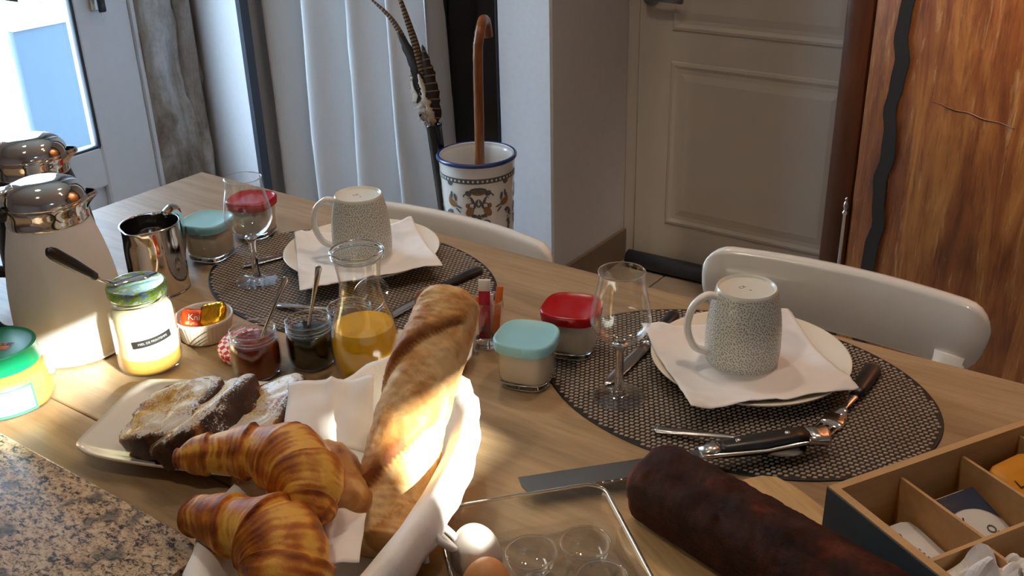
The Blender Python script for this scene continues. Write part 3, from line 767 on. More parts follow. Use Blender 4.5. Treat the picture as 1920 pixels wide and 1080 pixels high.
# bread knife
bk = thing('bread_knife', 'bread knife with riveted black handle and serrated blade under the loaf', 'knife', (-.334, .787, TZ+.022), 0)
u_ = Vector((.084, .092, 0)).normalized(); s_ = Vector((u_.y, -u_.x, 0))
L1 = .118
def bkp(a, b=0, z=0): return tuple(u_*a+s_*b+Vector((0, 0, z)))
ob('handle', strip_plate([bkp(.004), bkp(.012), bkp(.05, .001), bkp(.085, -.001), bkp(.10, -.001)], [.018, .021, .025, .023, .025], [.012, .014, .016, .015, .013]), 'black_plastic', bk)
ob('tang', strip_plate([bkp(-.014, .001), bkp(.0, .001), bkp(.05, .002), bkp(.10, .0), bkp(.118, .004), bkp(.122, .006)], [.016, .0215, .0275, .0255, .030, .022], [.006, .004, .003, .003, .013, .006]), 'brushed_steel', bk)
ob('end_cap', strip_plate([bkp(.099, .0), bkp(.11, .002), bkp(.121, .005)], [.0245, .027, .024], [.0125, .012, .008]), 'brushed_steel', bk)
for a in (.026, .078):
    ob('rivet', mv(lathe([(.0004, .0092), (.0025, .0088), (.003, .0078), (.003, .002)], 16), *bkp(a, 0, 0)), 'brushed_steel', bk)
ob('bolster', strip_plate([bkp(-.014), bkp(0), bkp(.006)], [.017, .019, .018], [.007, .013, .012]), 'brushed_steel', bk)
bl = []; nn = 40; L = .180
top = [bkp(-.012-L*i/nn, -.013, 0) for i in range(nn+1)]
botm = [bkp(-.012-L*i/nn, .013+(.0016 if i % 2 else -.0006) - (.012 if i == nn else 0), 0) for i in range(nn+1)]
pts = [(p[0], p[1]) for p in top]+[(p[0], p[1]) for p in reversed(botm)]
ob('blade', poly_prism(pts, -.0075, -.006), 'dark_steel', bk, smooth=False)
ob('edge', cat_(*[box(p[0]-.0011, p[0]+.0011, p[1]-.0011, p[1]+.0011, -.0077, -.0056, .0005) for p in botm[1:-1:2]]), 'chrome', bk)

# ------------------------------------------------------------------ insulated jugs
def jug(x, y, bodymat, label, spout_ang):
    t = thing('insulated_jug', label, 'jug', (x, y, TZ))
    bp = smooth_prof([(.0004, .003), (.060, .003), (.0635, .006), (.0645, .03), (.0642, .06), (.0615, .095), (.0555, .13), (.0500, .152), (.0458, .168)], 5)
    ob('body', lathe(bp, 72), bodymat, t, auto=60)
    ob('foot', lathe([(.0004, 0), (.0600, 0), (.0625, .002), (.0630, .0055), (.059, .006)], 64), 'black_plastic', t)
    def lip(r, z, a):
        d = (a-spout_ang+pi) % (2*pi)-pi
        return r+.013*math.exp(-(d/.25)**2)*max(0, min(1, (z-.176)/.012))
    cp = smooth_prof([(.0450, .167), (.0465, .168), (.0462, .178), (.0475, .188), (.0470, .192), (.044, .193)], 4)
    ob('collar', lathe(cp, 72, rmod=lip), 'chrome', t)
    lp = smooth_prof([(.0465, .1915), (.0475, .194), (.0455, .202), (.038, .211), (.024, .2165), (.010, .218), (.0004, .218)], 5)
    ob('lid', lathe(lp, 72), 'chrome', t)
    d = Vector((-cos(spout_ang), -sin(spout_ang), 0)); s = Vector((-d.y, d.x, 0))
    ob('thumb_lever', strip_plate([tuple(d*.030+Vector((0, 0, .214))), tuple(d*.048+Vector((0, 0, .210))), tuple(d*.066+Vector((0, 0, .200))), tuple(d*.078+Vector((0, 0, .192)))], [.022, .024, .022, .016], [.004, .005, .005, .004]), 'chrome', t)
    hp = [d*.044+Vector((0, 0, .183)), d*.070+Vector((0, 0, .186)), d*.090+Vector((0, 0, .170)), d*.096+Vector((0, 0, .13)), d*.092+Vector((0, 0, .08)), d*.082+Vector((0, 0, .045)), d*.062+Vector((0, 0, .035))]
    ob('handle', sweep(bez(hp, 5), .0105, 14, flat=.8), 'black_plastic', t)
    ob('handle_inlay', sweep(bez([p-d*.012 for p in hp[2:5]], 5), .006, 10), 'smoky_plastic', t)
jug(-1.107, .599, 'white_plastic', 'white insulated jug with chrome lid behind the honey jar', atan2(CAMR.y, CAMR.x)+.55)
jug(-1.285, .690, 'black_plastic', 'black insulated jug with chrome lid behind the white one', atan2(CAMR.y, CAMR.x)+.45)

# milk pitcher
mp = thing('milk_pitcher', 'polished steel milk pitcher between white jug and aqua yogurt jar', 'pitcher', (-1.154, .762, TZ))
sa = atan2(-CAMF.y, -CAMF.x)-.25
def lip2(r, z, a):
    d = (a-sa+pi) % (2*pi)-pi
    return r+.007*math.exp(-(d/.35)**2)*max(0, (z-.075)/.021)
pp = smooth_prof([(.0004, .001), (.036, .001), (.0385, .005), (.0395, .03), (.0395, .06), (.0385, .08), (.0388, .0955), (.0398, .0975)], 5)
ob('body', lathe(pp+[(.0385, .0978)]+[(r-.0012, z+.0006) for r, z in pp[::-1][1:]], 64, rmod=lip2), 'chrome', mp, auto=70)
hd_ = Vector((-cos(sa), -sin(sa), 0))
ob('handle', sweep(bez([hd_*.037+Vector((0, 0, .092)), hd_*.055+Vector((0, 0, .095)), hd_*.068+Vector((0, 0, .085)), hd_*.068+Vector((0, 0, .045)), hd_*.055+Vector((0, 0, .02)), hd_*.038+Vector((0, 0, .018))], 5), .0055, 10, flat=1.6), 'chrome', mp)

# honey jar
hj = thing('honey_jar', 'glass jar of pale honey with printed lid and black name tape', 'jar', (-.985, .618, TZ))
hp_ = smooth_prof([(.033, .0005), (.0365, .006), (.0372, .02), (.0372, .066), (.0360, .077), (.0315, .084), (.0310, .090), (.0312, .101)], 5)
ob('glass', shell(hp_, .0014, 56), 'glass_clear', hj)
ob('thread', cat_(*[mv(lathe([(.0315+.0008*cos(a), .0008*sin(a)) for a in [2*pi*k/6 for k in range(6)]], 48, closed=True), 0, 0, z) for z in (.0895, .0935)]), 'glass_solid', hj)
ob('honey', lathe([(.0004, .022), (.0354, .022), (.0356, .024), (.0356, .064), (.0345, .075), (.031, .0815), (.0004, .0818)], 56), 'honey_cream', hj)
ob('honey_syrup', lathe([(.0004, .0022), (.0325, .0022), (.0352, .007), (.0356, .0215), (.0356, .0225), (.0004, .0225)], 56), 'honey_syrup', hj)
ob('lid', lathe([(.0322, .0945), (.0336, .095), (.034, .097), (.034, .1055), (.0330, .1075), (.0310, .1078), (.029, .107), (.0004, .1072)], 56), 'printed_lid', hj, auto=60)
hr = lambda z: .03725 if z < .066 else .0365
ob('name_tape', wrap(grid_patch(.047, .0092, 24, 3, .0003), hr, TOCAM+.55, .0475, .12), 'ink_black', hj)
ob('name_text', wrap(text_geo('MIEL DE PRINTEMPS', .0040, .00012), lambda z: hr(z)+.0004, TOCAM+.55, .0475, .12), 'ink_tape', hj, smooth=False)
# knife resting on the honey jar
kz = thing('honey_knife', 'butter knife with black handle resting on the honey jar lid', 'knife', (-.998, .600, .8610))
K = Vector((-.990, .526, .931)); B0 = Vector((-1.003, .592, .864)); dK = (K-B0)
ob('handle', strip_plate([tuple(B0+dK*k-kz.location) for k in (1.0, .97, .9, .6, .3, .18)], [.006, .011, .0145, .014, .011, .009], [.004, .008, .010, .010, .008, .007], (1, .3, .4)), 'black_plastic', kz)
ob('blade', strip_plate([tuple(B0+dK*.2-kz.location), tuple(B0+dK*.08-kz.location), (0.0, .0, -.0005), (.012, .028, -.0005), (.018, .045, .0)], [.007, .006, .009, .013, .004], [.005, .003, .0012, .0012, .001], (.3, 0, 1)), 'chrome', kz)

# green-lidded spread jar
gj = thing('spread_jar', 'clear jar of caramel spread with green screw lid, at left edge', 'jar', (-1.047, .473, TZ), .35)
def octr(r, z, a): return r*(1+.018*cos(6*a))
op = smooth_prof([(.040, .0005), (.050, .006), (.0535, .016), (.0515, .034), (.048, .044), (.0405, .052), (.0385, .058)], 5)
ob('glass', lathe([(.0004, .0005)]+op+[(.037, .058)]+[(r-.0016, z) for r, z in op[::-1][1:]]+[(.0004, .004)], 60, rmod=octr), 'glass_clear', gj)
ob('spread', lathe([(.0004, .0025), (.039, .0025), (.048, .0075), (.0515, .016), (.0498, .033), (.047, .041), (.043, .0445), (.0004, .043)], 60, rmod=octr), 'spread', gj)
lid = ob('lid', lathe([(.041, .054), (.0435, .054), (.0435, .058), (.0415, .072), (.0425, .0742), (.0415, .0755), (.039, .0748), (.037, .0742), (.0004, .0742)], 60), 'green_lid', gj, auto=50)
gr_ = TOCAM-.35
tilt = -(.35)
def flat_label(w, h, z, cx, cy, ang, mat, par):
    g = box(-w/2, w/2, -h/2, h/2, 0, .0003); return ob('lid_label', mv(rz(g, ang), cx, cy, z), mat, par, smooth=False)
la = -YAW-.35+pi
cx0, cy0 = .004, -.003
flat_label(.034, .0175, .0743, cx0, cy0, la, 'ink_white', lid)
flat_label(.0325, .0160, .0745, cx0, cy0, la, 'ink_black', lid)
g = box(-.0158, .0158, .0, .0076, 0, .0003); ob('lid_label', mv(rz(g, la), cx0, cy0, .0749), 'orange_print', lid, smooth=False).location.z = -.0002
off = rz(([(0, .0038, 0), (0, -.0042, 0)], []), la)[0]
ob('lid_text', mv(rz(text_geo('BOLS', .0078, .0001), la), cx0+off[0][0], cy0+off[0][1], .0752), 'tea_orange', lid, smooth=False)
ob('lid_text', mv(rz(text_geo('EAYRA', .0072, .0001), la), cx0+off[1][0], cy0+off[1][1], .0750), 'tea_orange', lid, smooth=False)
labr = lambda z: .0552-.0045*max(0, (z-.022)/.02)
ob('label_border', wrap(grid_patch(.056, .030, 20, 8, 0), labr, TOCAM-.35+.50, .0255, .02), 'label_green', gj)
ob('label', wrap(grid_patch(.050, .0245, 20, 8, .0004), labr, TOCAM-.35+.50, .0265, .02), 'ink_white', gj)
bars = []
xx = .004
while xx < .022:
    w = random.choice([.0004, .0007, .001]); bars.append(mv(grid_patch(w, .005, 1, 1, .0007), xx, -.006, 0)); xx += w+random.choice([.0004, .0007])
for k in range(3): bars.append(mv(grid_patch(.016, .0005, 4, 1, .0007), .013, .0015-.0022*k+.002, 0))
bars.append(mv(text_geo('2.3kg', .006, .0001), -.008, -.0085, .0007))
ob('label_print', wrap(cat_(*bars), labr, TOCAM-.35+.50, .0265, .02), 'ink_grey', gj, smooth=False)

# ramekin and sweets
rk = tag(ob('ramekin', lathe([(.0004, .001), (.029, .001), (.0305, .003), (.0350, .0245), (.0362, .027), (.0362, .0305), (.0352, .0315), (.0335, .0305), (.0325, .026), (.0285, .005), (.0004, .0045)], 168,
      rmod=lambda r, z, a: r+(.00045*cos(42*a) if (.0035 <= z <= .0250 and r > .0303) else 0)), 'ceramic', loc=(-.985, .701, TZ)), 'white fluted ramekin holding wrapped sweets', 'ramekin')
def sweet(name, x, y, z, sx, sy, sz, rot, mat, label, seed):
    n = 14; R = []
    for i in range(n+1):
        u = -1+2*i/n
        e = .45+.55*(1-abs(u)**9)
        R.append([Vector((sx*u, sy*e*cos(a)*(abs(cos(a))**4+abs(sin(a))**4)**(-.25)*(1+.12*nz(u*3, a, seed, 2)), sz*e*sin(a)*(abs(cos(a))**4+abs(sin(a))**4)**(-.25)*(1+.15*nz(u*4, a, seed+5, 2)))) for a in [2*pi*k/20 for k in range(20)]])
    g = loft(R); g = xf(g, Matrix.Rotation(rot[2], 4, 'Z') @ Matrix.Rotation(rot[1], 4, 'Y') @ Matrix.Rotation(rot[0], 4, 'X'))
    return tag(ob(name, g, mat, loc=(x, y, z)), label, 'sweet')
sw1 = sweet('wrapped_sweet', -.972, .706, TZ+.0320, .018, .0150, .0060, (.75, -.25, .40), 'foil_gold', 'gold foil wrapped sweet leaning in the ramekin', 1)
sw2 = sweet('wrapped_sweet', -.991, .690, TZ+.0275, .0155, .0125, .0055, (.85, .25, .95), 'foil_orange', 'orange wrapped sweet with white print in the ramekin', 5)
ob('print', xf(text_geo('Kni', .011, .0002), Matrix.Rotation(.95, 4, 'Z') @ Matrix.Rotation(.25, 4, 'Y') @ Matrix.Rotation(.85, 4, 'X') @ Matrix.Translation((0, 0, .0068))), 'ink_white', sw2, smooth=False)

# jam jars
def jam(x, y, mat, label, rimonly=False):
    t = thing('jam_jar', label, 'jar', (x, y, TZ), 0, 'open glass jam jars')
    def fac(r, z, a): return r*(1+(.012*cos(8*a) if .006 < z < .040 else 0))
    o_ = smooth_prof([(.0235, .0005), (.0275, .005), (.0292, .014), (.0292, .036), (.0275, .0435), (.0255, .0465), (.0258, .050), (.0255, .054), (.0262, .0575)], 5)
    ob('glass', shell(o_, .0016, 56, rmod=fac), 'glass_clear', t)
    ob('thread', cat_(*[mv(lathe([(.0262+.0009*cos(a), .0009*sin(a)) for a in [2*pi*k/6 for k in range(6)]], 48, closed=True), 0, 0, z) for z in (.0465, .0505, .0572)]), 'glass_solid', t)
    ob('jam', lathe([(.0004, .002), (.0225, .002), (.026, .0055), (.0276, .014), (.0276, .036), (.0260, .0425), (.0245, .0432), (.0004, .0422)], 56, rmod=fac), mat, t)
jam(-.860, .674, 'jam_red', 'open jar of red-brown jam, nearest the toast plate')
jam(-.823, .726, 'jam_dark', 'open jar of dark green jam beside the carafe')
jam(-.806, .778, 'jam_brown', 'open jar of brown jam half hidden behind the carafe')
def teaspoon(a, b, label):
    t = thing('teaspoon', label, 'spoon', a, 0, 'teaspoons in jam jars')
    d = Vector(b)-Vector(a)
    ob('handle', strip_plate([tuple(d*k) for k in (1, .97, .85, .5, .15, .0)], [.004, .0075, .0065, .0042, .0038, .005], [.0012, .002, .002, .0022, .0022, .002], (.6, -.8, 0)), 'brushed_steel', t)
    ob('bowl', strip_plate([(0, 0, 0), tuple(-d*.1), tuple(-d*.25), tuple(-d*.33)], [.005, .014, .014, .004], [.002, .003, .003, .001], (.6, -.8, 0)), 'brushed_steel', t)
teaspoon((-.850, .670, .788), (-.822, .702, .872), 'steel teaspoon standing in the red-brown jam jar')
teaspoon((-.822, .722, .790), (-.806, .738, .876), 'thin steel teaspoon standing in the dark jam jar')
# clip-top lid seen through the carafe
tag(ob('glass_lid', xf(cat_(lathe([(.0225+.0018*cos(a), .0018*sin(a)) for a in [2*pi*k/8 for k in range(8)]], 48, closed=True), lathe([(.0004, .003), (.012, .0026), (.0225, .0)], 40)),
    Matrix.Rotation(-YAW, 4, 'Z') @ Matrix.Rotation(.75, 4, 'X') @ Matrix.Rotation(-.3, 4, 'Y')), 'glass_stem', loc=(-.790, .800, .817)), 'round glass lid leaning on the brown jam jar', 'lid')
# gingham lid
gl = ob('jar_lid', xf(lathe([(.0004, .0088), (.018, .0085), (.026, .0075), (.0280, .006), (.0282, -.004), (.0272, -.006), (.0262, -.004), (.0255, .004), (.0004, .006)], 56),
    Matrix.Rotation(-YAW, 4, 'Z') @ Matrix.Rotation(.25, 4, 'X') @ Matrix.Rotation(-.15, 4, 'Y')), 'gingham', loc=(-.905, .690, TZ+.0145))
tag(gl, 'red and white gingham jar lid leaning behind the red-brown jam', 'lid')

# carafe
cf = thing('juice_carafe', 'glass carafe half full of orange juice behind the bread', 'carafe', (-.738, .732, TZ))
cprof = smooth_prof([(.0300, .0005), (.0335, .004), (.0352, .015), (.0385, .042), (.0378, .060), (.0335, .080), (.0268, .100), (.0232, .117), (.0232, .130), (.0255, .148), (.0278, .159)], 6)
ob('glass', shell(cprof, .0013, 64), 'glass_clear', cf)
ob('rim', lathe([(.0282+.0022*cos(a), .1615+.0026*sin(a)) for a in [2*pi*k/12 for k in range(12)]]+[], 64, closed=True), 'glass_solid', cf)
ob('neck_ring', lathe([(.0278+.0012*cos(a), .1555+.0012*sin(a)) for a in [2*pi*k/8 for k in range(8)]], 64, closed=True), 'glass_solid', cf)
jp = [(r-.0016, z) for r, z in cprof if .003 < z < .0725]
ob('juice', lathe([(.0004, .0032)]+jp+[(jp[-1][0]-.001, .0725), (.0004, .0722)], 64), 'juice', cf, auto=60)

# sugar sticks glass
sg = tag(ob('tumbler', shell([(.0165, .0005), (.0178, .004), (.0190, .045), (.0195, .062)], .0012, 40), 'glass_clear', loc=(-.672, .876, TZ)), 'little glass tumbler holding sugar sticks behind the baguette', 'glass')
ob('base', lathe([(.0004, .0012), (.0160, .0012), (.0166, .003), (.0166, .008), (.0004, .009)], 32), 'glass_solid', sg)
def stick(x, y, ang, lean, h, w, mat, label, white_top=False):
    t = thing('sugar_stick', label, 'sachet', (x, y, TZ+.0095), ang, 'sugar sticks in the tumbler')
    g = box(-w/2, w/2, -.0012, .0012, 0, h, .0006)
    Rm = Matrix.Rotation(lean, 4, 'Y')
    ob('packet', xf(g, Rm), mat, t)
    if white_top: ob('end_flap', xf(box(-w/2-.0004, w/2+.0004, -.0015, .0015, h-.011, h+.004, .0006), Rm), 'ink_white', t)
    return t
a0 = -YAW-.05
s1 = stick(-.6745, .871, a0, .03, .075, .0135, 'crimson', 'crimson sugar stick with white end, tallest in the tumbler', True)
ob('print', xf(box(-.004, .004, -.0018, -.0012, .010, .017), Matrix.Rotation(.03, 4, 'Y')), 'ink_grey', s1, smooth=False)
stick(-.666, .881, a0+.2, .12, .068, .0085, 'orange_print', 'orange sugar stick at the right in the tumbler')
stick(-.6815, .877, a0-.4, -.06, .052, .009, 'orange_print', 'orange-red sugar stick at the left in the tumbler')
stick(-.674, .8825, a0+.1, .0, .055, .010, 'paper', 'white sugar stick behind the crimson one')

# small white dish behind the carafe
tag(ob('serving_dish', loft([[(p[0], p[1], z) for p in rrect(h, h*.8, 0, 5, 48)] for h, z in ((.042, 0), (.047, .003), (.055, .016), (.056, .018), (.054, .018), (.046, .005), (.02, .004))]), 'ceramic', loc=(-.712, .805, TZ), rotz=.6),
    'small white square dish between carafe, baguette and placemat', 'dish')

# ------------------------------------------------------------------ french toast plate
def ft_plate():
    cx, cy = -.757, .566; ang = 0
    cs = [(-.932, .566), (-.872, .432), (-.634, .528), (-.655, .730)]
    # order: far-left, near-left, near-right, far-right
    n = 40; V = []
    for j in range(n+1):
        for i in range(n+1):
            u, v = i/n, j/n
            # round the corners
            a, b = u*2-1, v*2-1
            k = (abs(a)**7+abs(b)**7)**(1/7) if (a or b) else 1
            mx = max(abs(a), abs(b)) or 1
            a2, b2 = a*mx/k if k else a, b*mx/k if k else b
            uu, vv = (a2+1)/2, (b2+1)/2
            p0 = (cs[0][0]*(1-uu)+cs[3][0]*uu, cs[0][1]*(1-uu)+cs[3][1]*uu); p1 = (cs[1][0]*(1-uu)+cs[2][0]*uu, cs[1][1]*(1-uu)+cs[2][1]*uu)
            x = p0[0]*(1-vv)+p1[0]*vv; y = p0[1]*(1-vv)+p1[1]*vv
            m = max(abs(a), abs(b))
            z = .004+.014*max(0, (m-.62)/.38)**1.5+.004*(abs(a)*abs(b))**3
            V.append((x-cx, y-cy, z))
    o = ob('serving_plate', solid_sheet(V, n, n, .0035), 'ceramic', loc=(cx, cy, TZ))
    return tag(o, 'rectangular white serving plate holding the sugared toast', 'plate')
ft_plate()
def toast(x, y, z, yaw, tilt, sx, sy, sz, seed, label, roll=0):
    nu, nv = 40, 24; R = []; bk = []
    for i in range(nu+1):
        th = -pi/2+pi*i/nu
        cz = math.copysign(abs(sin(th))**.35, sin(th)); cr = max(.01, abs(cos(th)))**.35
        ring = []
        for j in range(48):
            a = 2*pi*j/48
            k = (abs(cos(a))**3.2+abs(sin(a))**3.2)**(-1/3.2)
            if sin(a) > 0: k *= 1+.10*abs(cos(a))  # mushroomed top of the brioche slice
            px_, py_, pz_ = sx*cr*k*cos(a), sy*cr*k*sin(a), sz*cz
            d = .0035*nz(px_, py_, pz_+seed, 60)+.0018*nz(px_, py_, pz_+seed, 160)
            if abs(cz) > .9: pz_ += (1 if cz > 0 else -1)*(-.003*(1-cr))+d
            else: px_ *= 1+d*25; py_ *= 1+d*25
            ring.append((px_, py_, pz_))
            edge = max(abs(px_)/sx, abs(py_)/sy)
            bk.append(min(1, max(0, .15+1.0*max(0, edge-.72)/.28+.35*nz(px_, py_, seed, 45))))
        R.append(ring)
    g = loft(R)
    mt = Matrix.Rotation(yaw, 4, 'Z') @ Matrix.Rotation(tilt, 4, 'Y') @ Matrix.Rotation(roll, 4, 'X')
    o = ob('french_toast', xf(g, mt), 'french_toast', loc=(x, y, z)); set_bake(o, bk)
    return tag(o, label, 'toast', 'sugared french toast slices')
toast(-.806, .520, TZ+.037, .25, -.35, .050, .047, .0190, 1, 'leftmost slice of sugared french toast on the white plate', .20)
toast(-.762, .526, TZ+.045, .15, -.62, .050, .053, .0190, 4, 'second slice of sugared french toast from the left, yellow crumb showing', .10)
toast(-.716, .548, TZ+.048, .42, -.42, .054, .050, .0200, 8, 'large sugared french toast slice in the middle of the row', .10)
toast(-.676, .545, TZ+.035, .55, -.20, .050, .047, .0175, 12, 'rightmost dark-edged slice of french toast, behind the croissant', .05)

# ------------------------------------------------------------------ bread basket
bx, by, bth = -.545, .505, radians(110)
def oval(k_a, k_b, z, n=72, wob=0, seed=0):
    out = []
    for i in range(n):
        a = 2*pi*i/n; kk = (abs(cos(a))**2.2+abs(sin(a))**2.2)**(-1/2.2)
        w = 1+wob*nz(cos(a)*2, sin(a)*2, seed+z*20, 1.5)
        out.append((k_a*kk*cos(a)*w, k_b*kk*sin(a)*w, z))
    return out
bs = thing('bread_basket', 'oval wicker bread basket lined with white cloth', 'basket', (bx, by, TZ), bth)
def oa(z): return .150+.045*(z/.075)**.8, .048+.035*(z/.075)**1.1
for k in range(9):
    z = .005+k*.0085; a, b = oa(z); p = oval(a, b, z, 96)
    rr = [(q[0]*(1+.012*sin(i*pi/2+k*pi)), q[1]*(1+.02*sin(i*pi/2+k*pi)), q[2]) for i, q in enumerate(p)]
    fr_ = []
    for i in range(96):
        P0 = Vector(rr[i]); T0 = (Vector(rr[(i+1) % 96])-Vector(rr[i-1])).normalized(); N0 = T0.cross(Vector((0, 0, 1))).normalized()
        fr_.append([tuple(P0+N0*.0038*cos(c)+Vector((0, 0, .0045*sin(c)))) for c in [2*pi*q/8 for q in range(8)]])
    ob('wicker_strand', loft(fr_, closed=True), 'wicker', bs)
for k in range(24):
    a = 2*pi*k/24; ps = []
    for z in (.002, .03, .055, .074):
        A, B = oa(z); kk = (abs(cos(a))**2.2+abs(sin(a))**2.2)**(-1/2.2); ps.append((A*kk*cos(a)*1.005, B*kk*sin(a)*1.01, z))
    ob('wicker_stake', sweep(bez(ps, 3), .0024, 6), 'wicker', bs)
ob('wicker_base', loft([oval(.148, .053, .001), oval(.150, .055, .005), oval(.02, .01, .005)]), 'wicker', bs)
# cloth liner: inside, over the rim, hanging outside with an uneven hem
rings = []
prof = [(.62, .55, .010), (.86, .80, .012), (.90, .86, .030), (.93, .90, .055), (.955, .94, .074), (.985, .985, .083), (1.02, 1.04, .0835), (1.045, 1.085, .077), (1.055, 1.11, .064), (1.05, 1.10, .058), (1.04, 1.085, .050)]
A1, B1 = .199, .084
for q, (ka, kb, z) in enumerate(prof):
    ring = []
    for i in range(120):
        a = 2*pi*i/120; kk = (abs(cos(a))**2.2+abs(sin(a))**2.2)**(-1/2.2)
        w = 1+.016*nz(cos(a)*3, sin(a)*3, z*30, 1.6)*(q/6)+(.012*sin(a*26+z*50) if q > 5 else .004*sin(a*19))
        zz = z+(.006*nz(cos(a)*4, sin(a)*4, 2, 1.3) if q > 6 else 0)+(.004*sin(a*3.0+.8) if q > 3 else 0)
        sc_ = .5+.5*min(1, z/.075) if q < 4 else 1
        ka2 = ka*(.80+.2*min(1, z/.07)) if q < 5 else ka
        kb2 = kb*(.72+.28*min(1, z/.07)) if q < 5 else kb
        if q in (2, 3, 4): kb2 *= .90; ka2 *= .97
        ring.append((A1*ka2*kk*cos(a)*w, B1*kb2*kk*sin(a)*w, zz))
    rings.append(ring)
g = loft(rings, caps=False); g = (g[0], g[1]+[tuple(reversed(range(120)))])
ln = ob('cloth_liner', g, 'cloth_white', bs); sm = ln.modifiers.new('t', 'SOLIDIFY'); sm.thickness = .0018
# bow at the side tying the liner
def bow(px_, py_, pz_, name='bow'):
    gs = []
    for (pts) in ([(0, 0, 0), (.014, -.012, .004), (.030, -.014, -.004), (.034, -.004, -.016), (.018, -.002, -.010), (.002, 0, -.002)],
                  [(0, 0, 0), (-.004, -.010, -.006), (-.008, -.016, -.026), (-.002, -.018, -.038), (.004, -.014, -.026), (.001, -.006, -.006)],
                  [(0, 0, 0), (.010, .004, -.002), (.024, .008, -.012), (.036, .006, -.022)],
                  [(0, 0, 0), (.004, -.008, -.004), (.012, -.018, -.014), (.018, -.024, -.026)]):
        gs.append(sweep(bez(pts, 5), .0028, 8, flat=1.5))
    gs.append(lathe([(.0004, -.006), (.005, -.004), (.0065, 0), (.005, .004), (.0004, .006)], 16))
    return cat_(*gs)
bw_ = ob('tie_bow', rz(bow(0, 0, 0), -bth), 'cloth_white', bs); 
lp = Matrix.Rotation(-bth, 4, 'Z') @ Vector((-.462-bx, .508-by, 0)); bw_.location = (lp.x, lp.y, .066); bw_.scale = (.88, .88, .88)

def place_pastry(name, path, radf, seg, mat, bakef, label, cat, flat=1.0, group=None, nrm=None):
    g = sweep(path, radf, seg, flat=flat); n = len(path)
    c = Vector(path[len(path)//2]); V = [Vector(v)-c for v in g[0]]
    o = ob(name, (V, g[1]), mat, loc=tuple(c))
    set_bake(o, [min(1, max(0, bakef(i//seg/(n-1), 2*pi*(i % seg)/seg))) for i in range(len(V))])
    return tag(o, label, cat, group)
# baguette
path = bez([(-.500, .492, .772), (-.520, .532, .800), (-.538, .580, .846), (-.550, .625, .882), (-.559, .660, .908), (-.567, .684, .926)], 40)
nP = len(path)
def bag_r(t, a):
    e = min(1, (1-t)/.13); e0 = min(1, t/.05)
    r = (.0350-.0045*t)*sqrt(max(.0004, 1-(1-e)**2))*sqrt(max(.02, 1-(1-e0)**2))
    # slashes: raised ears running obliquely over the upper side
    s = (t*2.6+(a-pi/2)*.34+.3) % 1; top_ = max(0, cos(a-pi*.62))**.8
    r += top_*e*(.0066*(max(0, 1-(s/.55))**1.3)*min(1, s/.10)-.0030*max(0, (s-.75)/.25))
    r += .0014*nz(t*9, cos(a), sin(a), 2.2)+.0009*nz(t*30, cos(a)*3, sin(a)*3, 2)
    return r
def bag_b(t, a):
    s = (t*2.6+(a-pi/2)*.34+.3) % 1; top_ = max(0, cos(a-pi*.62))**.8
    return .18+.62*top_*math.exp(-(s/.16)**2)+.30*nz(t*6, cos(a)*1.5, sin(a)*1.5, 1.6)+.22*top_-.25*(.5 < s < .95)*top_+.3*max(0, t-.9)/.1
place_pastry('baguette', path, bag_r, 72, 'bread_crust', bag_b, 'long crusty baguette standing up out of the cloth-lined basket', 'bread')
# darker bread end lying beside it
path = bez([(-.592, .520, .812), (-.575, .505, .818), (-.548, .486, .816), (-.520, .475, .806)], 12)
def be_r(t, a):
    e = min(1, t/.35); e1 = min(1, (1-t)/.2)
    r = .031*sqrt(max(.002, 1-(1-e)**2))*sqrt(max(.02, 1-(1-e1)**2))
    r += .0016*nz(t*5, cos(a)*2, sin(a)*2, 2)+.0016*max(0, sin(t*9+a*1.5))
    return r
place_pastry('bread_roll', path, be_r, 56, 'bread_crust', lambda t, a: .55+.3*nz(t*5, cos(a)*2, sin(a)*2, 1.5)+.2*sin(t*9+a*1.5), 'golden bread end lying between croissant and baguette in the basket', 'bread', group=None)
# croissants
def croissant(pts, rads, nseg, label, seed, squash=.86, tiltk=.09, golden=0):
    path = bez(pts, 40); n = len(path)
    def base(t):
        x = t*(len(rads)-1); i = min(int(x), len(rads)-2); f = x-i; f = f*f*(3-2*f); return rads[i]*(1-f)+rads[i+1]*f
    def ph(t, a): 
        # layer steps: symmetric, wrapped from both tips to the middle
        m = .5; d = (t-m)/.5
        return (abs(d)**.9)*nseg/2+tiltk*sin(a+seed)*nseg*.35
    def r(t, a):
        s = ph(t, a) % 1
        step = .20*(1-s)**1.2*min(1, .25+s/.05)
        fine = .014*nz(ph(t, a)*9+.6*nz(cos(a)*2, sin(a)*2, seed, 1), cos(a)*.8, sin(a)*.8+seed, 1)
        return base(t)*(1-.10+step+fine+.05*nz(t*4, cos(a), sin(a)+seed, 1.7)+.012*nz(t*30, cos(a)*5, sin(a)*5+seed, 1.5))
    def b(t, a):
        s = ph(t, a) % 1
        fl = nz(ph(t, a)*11+.8*nz(cos(a)*2, sin(a)*2, seed, 1), cos(a)*.7, sin(a)*.7+seed, 1)
        return .40+golden+.20*math.exp(-(s/.10)**2)-.26*math.exp(-((s-.80)/.20)**2)+.60*nz(t*4+seed, cos(a)*1.5, sin(a)*1.5, 1.3)+.34*max(0, abs(t-.5)-.36)/.14+.55*fl
    place_pastry('croissant', path, r, 96, 'croissant_crust', b, label, 'croissant', flat=squash, group='croissants in the basket')
croissant([(-.676, .432, .840), (-.650, .443, .848), (-.612, .457, .857), (-.572, .461, .864), (-.536, .452, .862), (-.515, .436, .853), (-.506, .424, .845)],
          [.010, .0185, .0215, .0255, .0300, .0300, .0255, .017, .004], 6, 'large golden croissant lying across the basket rim onto the toast plate', 1)
